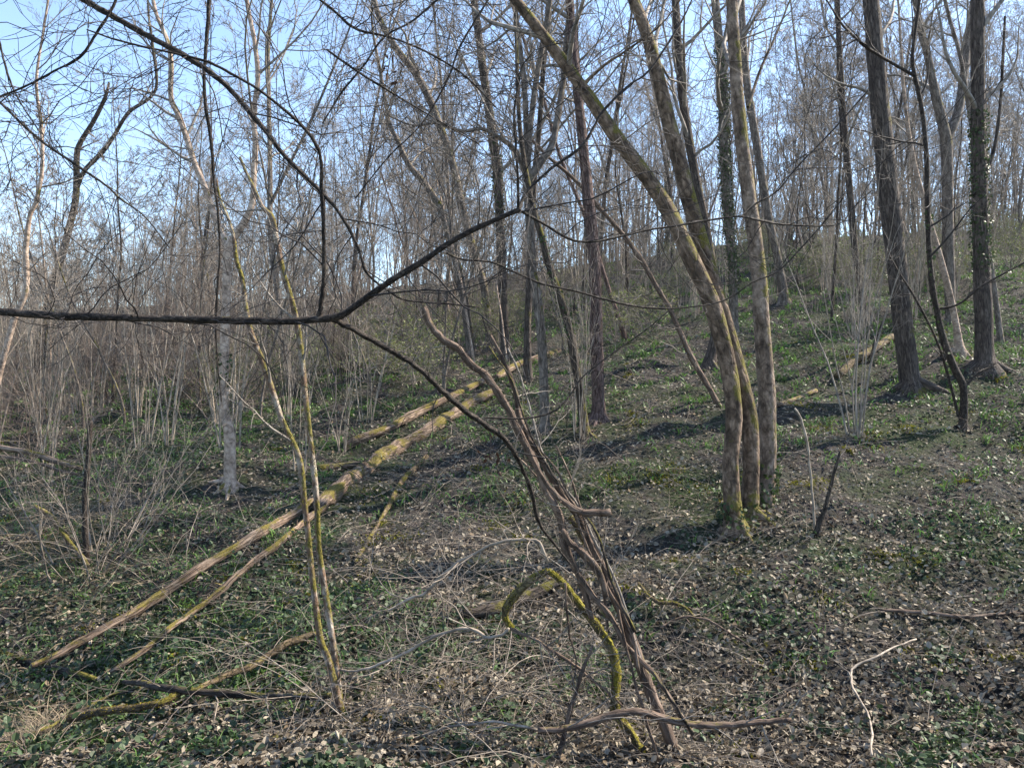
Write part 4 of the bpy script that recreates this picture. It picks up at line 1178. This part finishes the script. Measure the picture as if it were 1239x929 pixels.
def ivy_ground():
    rr = np.random.default_rng(302)
    x, y, px = scatter(118000, 4.3, 26, 1.25, rr)
    g = greenness(x, y) + rr.normal(0, .22, len(x))
    keep = g > .26
    x, y = x[keep], y[keep]; n = len(x)
    nm = norm(gnormal(x, y) + rr.normal(0, .42, (n, 3)))
    a = rr.uniform(0, 6.283, n)
    fw = np.stack([np.cos(a), np.sin(a), np.zeros(n)], -1); fw = norm(fw - (fw * nm).sum(-1, keepdims=True) * nm)
    s = rr.uniform(.018, .065, n)
    pos = np.stack([x, y, G(x, y) + rr.uniform(.01, .10, n) * np.clip(.5 + g[keep], .3, 1.2)], -1)
    col = np.array([[.030, .054, .024]]) * rr.uniform(.4, 1.6, (n, 1)) + rr.uniform(0, .018, (n, 1)) * np.array([[1, 1, .5]])
    mb = MB(); mb.leaves(pos, fw, nm, s, s * rr.uniform(.75, 1.0, n), col, .12, rr)
    tag(mb.obj('ground_ivy', M['green'], smooth=False), 'dark green ivy creeping over the dell floor', 'ivy', None, 'stuff')

def grass_tufts():
    rr = np.random.default_rng(303)
    x, y, px = scatter(13000, 5.2, 50, .6, rr)
    g = greenness(x, y) + rr.normal(0, .25, len(x))
    keep = g > np.where(y > 15, -.4, np.where(y > 11, -.05, .42))
    x, y = x[keep], y[keep]
    k = 7
    x = np.repeat(x, k) + rr.normal(0, .06, len(x) * k); y = np.repeat(y, k) + rr.normal(0, .06, len(y) * k); n = len(x)
    pos = np.stack([x, y, G(x, y) - .01], -1)
    d = norm(np.stack([rr.normal(0, .5, n), rr.normal(0, .5, n), np.ones(n)], -1))
    ln = rr.uniform(.08, .20, n) * (1 + np.clip((y - 12) / 40, 0, .8)); wd = rr.uniform(.008, .018, n) * (1 + np.clip((y - 10) / 12, 0, 2))
    col = np.array([[.062, .135, .03]]) * rr.uniform(.5, 1.7, (n, 1)) + rr.uniform(0, .03, (n, 1)) * np.array([[1.2, 1, .3]])
    mb = MB(); mb.blades(pos, d, rr.normal(0, 1, (n, 3)), ln, wd, col, rr.uniform(.2, 1.2, n))
    tag(mb.obj('grass', M['grass'], smooth=False), 'fresh green strap-leaved tufts over the slope', 'grass', None, 'stuff')

def brushwood():
    rr = np.random.default_rng(304)
    x, y, px = scatter(6800, 5.4, 24, 1.0001, rr)
    w = np.exp(-((px - 600) / 250) ** 2) * .9 + .16 + .3 * np.exp(-((px - 120) / 120) ** 2) * (y > 8)
    keep = rr.uniform(0, 1, len(x)) < w
    x, y = x[keep], y[keep]; n = len(x); m = 6
    a = rr.uniform(0, 6.283, n); ln = rr.uniform(.25, 1.3, n)
    d = norm(np.stack([np.cos(a), np.sin(a) * .8, rr.normal(.12, .28, n)], -1))
    P = np.zeros((n, m, 3)); P[:, 0] = np.stack([x, y, G(x, y) + rr.uniform(.0, .10, n)], -1)
    for j in range(1, m):
        d = norm(d + rr.normal(0, .12, d.shape) - np.array([0, 0, .07])); P[:, j] = P[:, j - 1] + d * (ln / (m - 1))[:, None]
    for j in range(1, m):
        gz = G(P[:, j, 0], P[:, j, 1]); P[:, j, 2] = np.maximum(P[:, j, 2], gz + .012)
    R = rr.uniform(.0012, .0034, (n, 1)) * np.linspace(1, .45, m)[None] * (1 + np.clip((y - 8) / 12, 0, 1))[:, None]
    mb = MB(); mb.tubes(P, R, 3, r=rr)
    P2, R2 = spawn(P, R, 2, .2, .9, (20, 60), (.3, .6), 4, .15, 0., .7, rr, rmin=.001); mb.tubes(P2, R2, 3, r=rr)
    x, y, px = scatter(13000, 4.5, 22, 1.15, rr); n = len(x)      # twig crumbs
    a = rr.uniform(0, 6.283, n); L = rr.uniform(.04, .22, n); dz = rr.normal(0, .12, n)
    P = np.stack([np.stack([x + np.cos(a + t * .4) * L * t, y + np.sin(a + t * .4) * L * t, G(x, y) + .02 + rr.uniform(0, .05, n) + dz * L * t], -1) for t in (0., .5, 1.)], 1)
    P[:, :, 2] = np.maximum(P[:, :, 2], G(P[:, :, 0], P[:, :, 1]) + .006)
    mb.tubes(P, rr.uniform(.0012, .0035, (n, 1)) * np.array([[1, .9, .5]]), 3, r=rr)
    tag(mb.obj('brushwood', M['brush']), 'pale dry brushwood and fallen twigs littering the dell', 'brushwood', None, 'stuff')

def moss_patches():
    rr = np.random.default_rng(305)
    x, y, px = scatter(170, 5.4, 20, 1.05, rr)
    k = 110
    sx = np.repeat(rr.uniform(.04, .16, len(x)), k)
    X = np.repeat(x, k) + rr.normal(0, 1, len(x) * k) * sx; Y = np.repeat(y, k) + rr.normal(0, 1, len(x) * k) * sx; n = len(X)
    pos = np.stack([X, Y, G(X, Y)], -1)
    d = norm(np.stack([rr.normal(0, .7, n), rr.normal(0, .7, n), np.ones(n)], -1))
    ln = rr.uniform(.02, .06, n)
    col = np.array([[.15, .145, .02]]) * rr.uniform(.4, 1.4, (n, 1))
    mb = MB(); mb.blades(pos, d, rr.normal(0, 1, (n, 3)), ln, ln * .4, col, rr.uniform(0, .6, n))
    tag(mb.obj('ground_moss', M['mosstuft'], smooth=False), 'olive moss cushions dotted over the leaf litter', 'moss', None, 'stuff')

def dead_grass():
    rr = np.random.default_rng(306)
    n = 6500
    px = np.concatenate([rr.normal(30, 30, n // 2), rr.normal(60, 70, n - n // 2)]); py = np.concatenate([rr.normal(890, 30, n // 2), rr.normal(670, 32, n - n // 2)])
    h1, h2 = hit(60, 890), hit(60, 670)
    d = np.where(np.arange(n) < n // 2, h1[1] + rr.normal(0, .35, n), h2[1] + rr.normal(0, .9, n)); x = tanx(px) * d
    pos = np.stack([x, d, G(x, d)], -1)
    dr = norm(np.stack([rr.normal(-.3, .9, n), rr.normal(-.2, .8, n), np.abs(rr.normal(.25, .3, n))], -1))
    col = np.array([[.26, .21, .15]]) * rr.uniform(.45, 1.2, (n, 1))
    mb = MB(); mb.blades(pos, dr, rr.normal(0, 1, (n, 3)), rr.uniform(.12, .42, n), rr.uniform(.003, .008, n), col, rr.uniform(.1, .9, n))
    tag(mb.obj('dry_grass', M['litter'], smooth=False), 'bleached straw-coloured dead grass matted in the dell', 'dead grass', None, 'stuff')
litter(); ivy_ground(); grass_tufts(); brushwood(); moss_patches(); dead_grass()

# brambles in the near corner: every leaf its own
def brambles():
    rr = np.random.default_rng(310)
    lm = []
    for k in range(4):
        t = MB(); t.leaves(np.zeros((1, 3)), np.array([[0., 1, 0]]), np.array([[0., 0, 1]]), .062, .05, np.array([[.036, .06, .026]]) * (.6 + .25 * k), .12, rr)
        lm.append(t.mesh('leaf', M['green'], False))
    spots = [((20, 800), 'bramble with round grey-green leaves behind the dark half-buried log'), ((70, 850), 'arching bramble with broad green leaves beside the yellow mossy branch end'),
             ((40, 925), 'low bramble spilling over the bleached grass'), ((190, 905), 'bramble with dark leaves in front of the yellow mossy branch end')]
    for si, ((px, py), lab) in enumerate(spots):
        b = hit(px, py); root = empty('bramble', b, lab, 'bramble', 'brambles in the dell corner')
        n = 9; m = 8
        a = rr.uniform(0, 6.283, n); d = norm(np.stack([np.cos(a) * .8, np.sin(a) * .8, np.full(n, .8)], -1)); P = np.zeros((n, m, 3)); P[:, 0] = b + np.stack([rr.normal(0, .08, n), rr.normal(0, .08, n), np.full(n, -.03)], -1)
        for j in range(1, m):
            d = norm(d + rr.normal(0, .10, d.shape) - np.array([0, 0, .16])); P[:, j] = P[:, j - 1] + d * rr.uniform(.06, .11, (n, 1))
        for j in range(1, m): P[:, j, 2] = np.maximum(P[:, j, 2], G(P[:, j, 0], P[:, j, 1]) + .02)
        R = np.repeat(np.linspace(.004, .0018, m)[None], n, 0)
        for k in range(n):
            mb = MB(); mb.tubes(P[k], R[k], 5, r=rr); mb.obj('stem', M['twig_red'], root)
        for k in range(62):
            q = P[rr.integers(n), rr.integers(2, m)] + rr.normal(0, .035, 3) + np.array([0, 0, .02])
            o = bpy.data.objects.new('leaf', lm[rr.integers(4)]); COL.objects.link(o); o.parent = root
            o.location = Vector(q) - Vector(root.location); o.rotation_euler = (rr.normal(0.2, .45), rr.normal(0, .45), rr.uniform(0, 6.28)); s = rr.uniform(.6, 1.2); o.scale = (s, s, s)
brambles()

# ------------------------------------------------------------------ the air
def haze():
    mb = MB()
    x0, x1, y0, y1, z0, z1 = -430, 430, -70, 490, -5.3, 46
    V = [(x, y, z) for x in (x0, x1) for y in (y0, y1) for z in (z0, z1)]
    Q = [(0, 1, 3, 2), (4, 6, 7, 5), (0, 4, 5, 1), (2, 3, 7, 6), (0, 2, 6, 4), (1, 5, 7, 3)]
    mb.raw(V, Q=Q)
    m = bpy.data.materials.new('haze_air'); m.use_nodes = True
    t = m.node_tree; t.nodes.remove(t.nodes['Principled BSDF'])
    v = t.nodes.new('ShaderNodeVolumePrincipled')
    v.inputs['Color'].default_value = (.9, .93, 1, 1); v.inputs['Density'].default_value = HAZE; v.inputs['Anisotropy'].default_value = .2
    t.links.new(v.outputs[0], t.nodes['Material Output'].inputs['Volume'])
    tag(mb.obj('haze', m, smooth=False), 'thin pale spring haze between the trees', 'haze', None, 'stuff')
HAZE = 0.00014
haze()
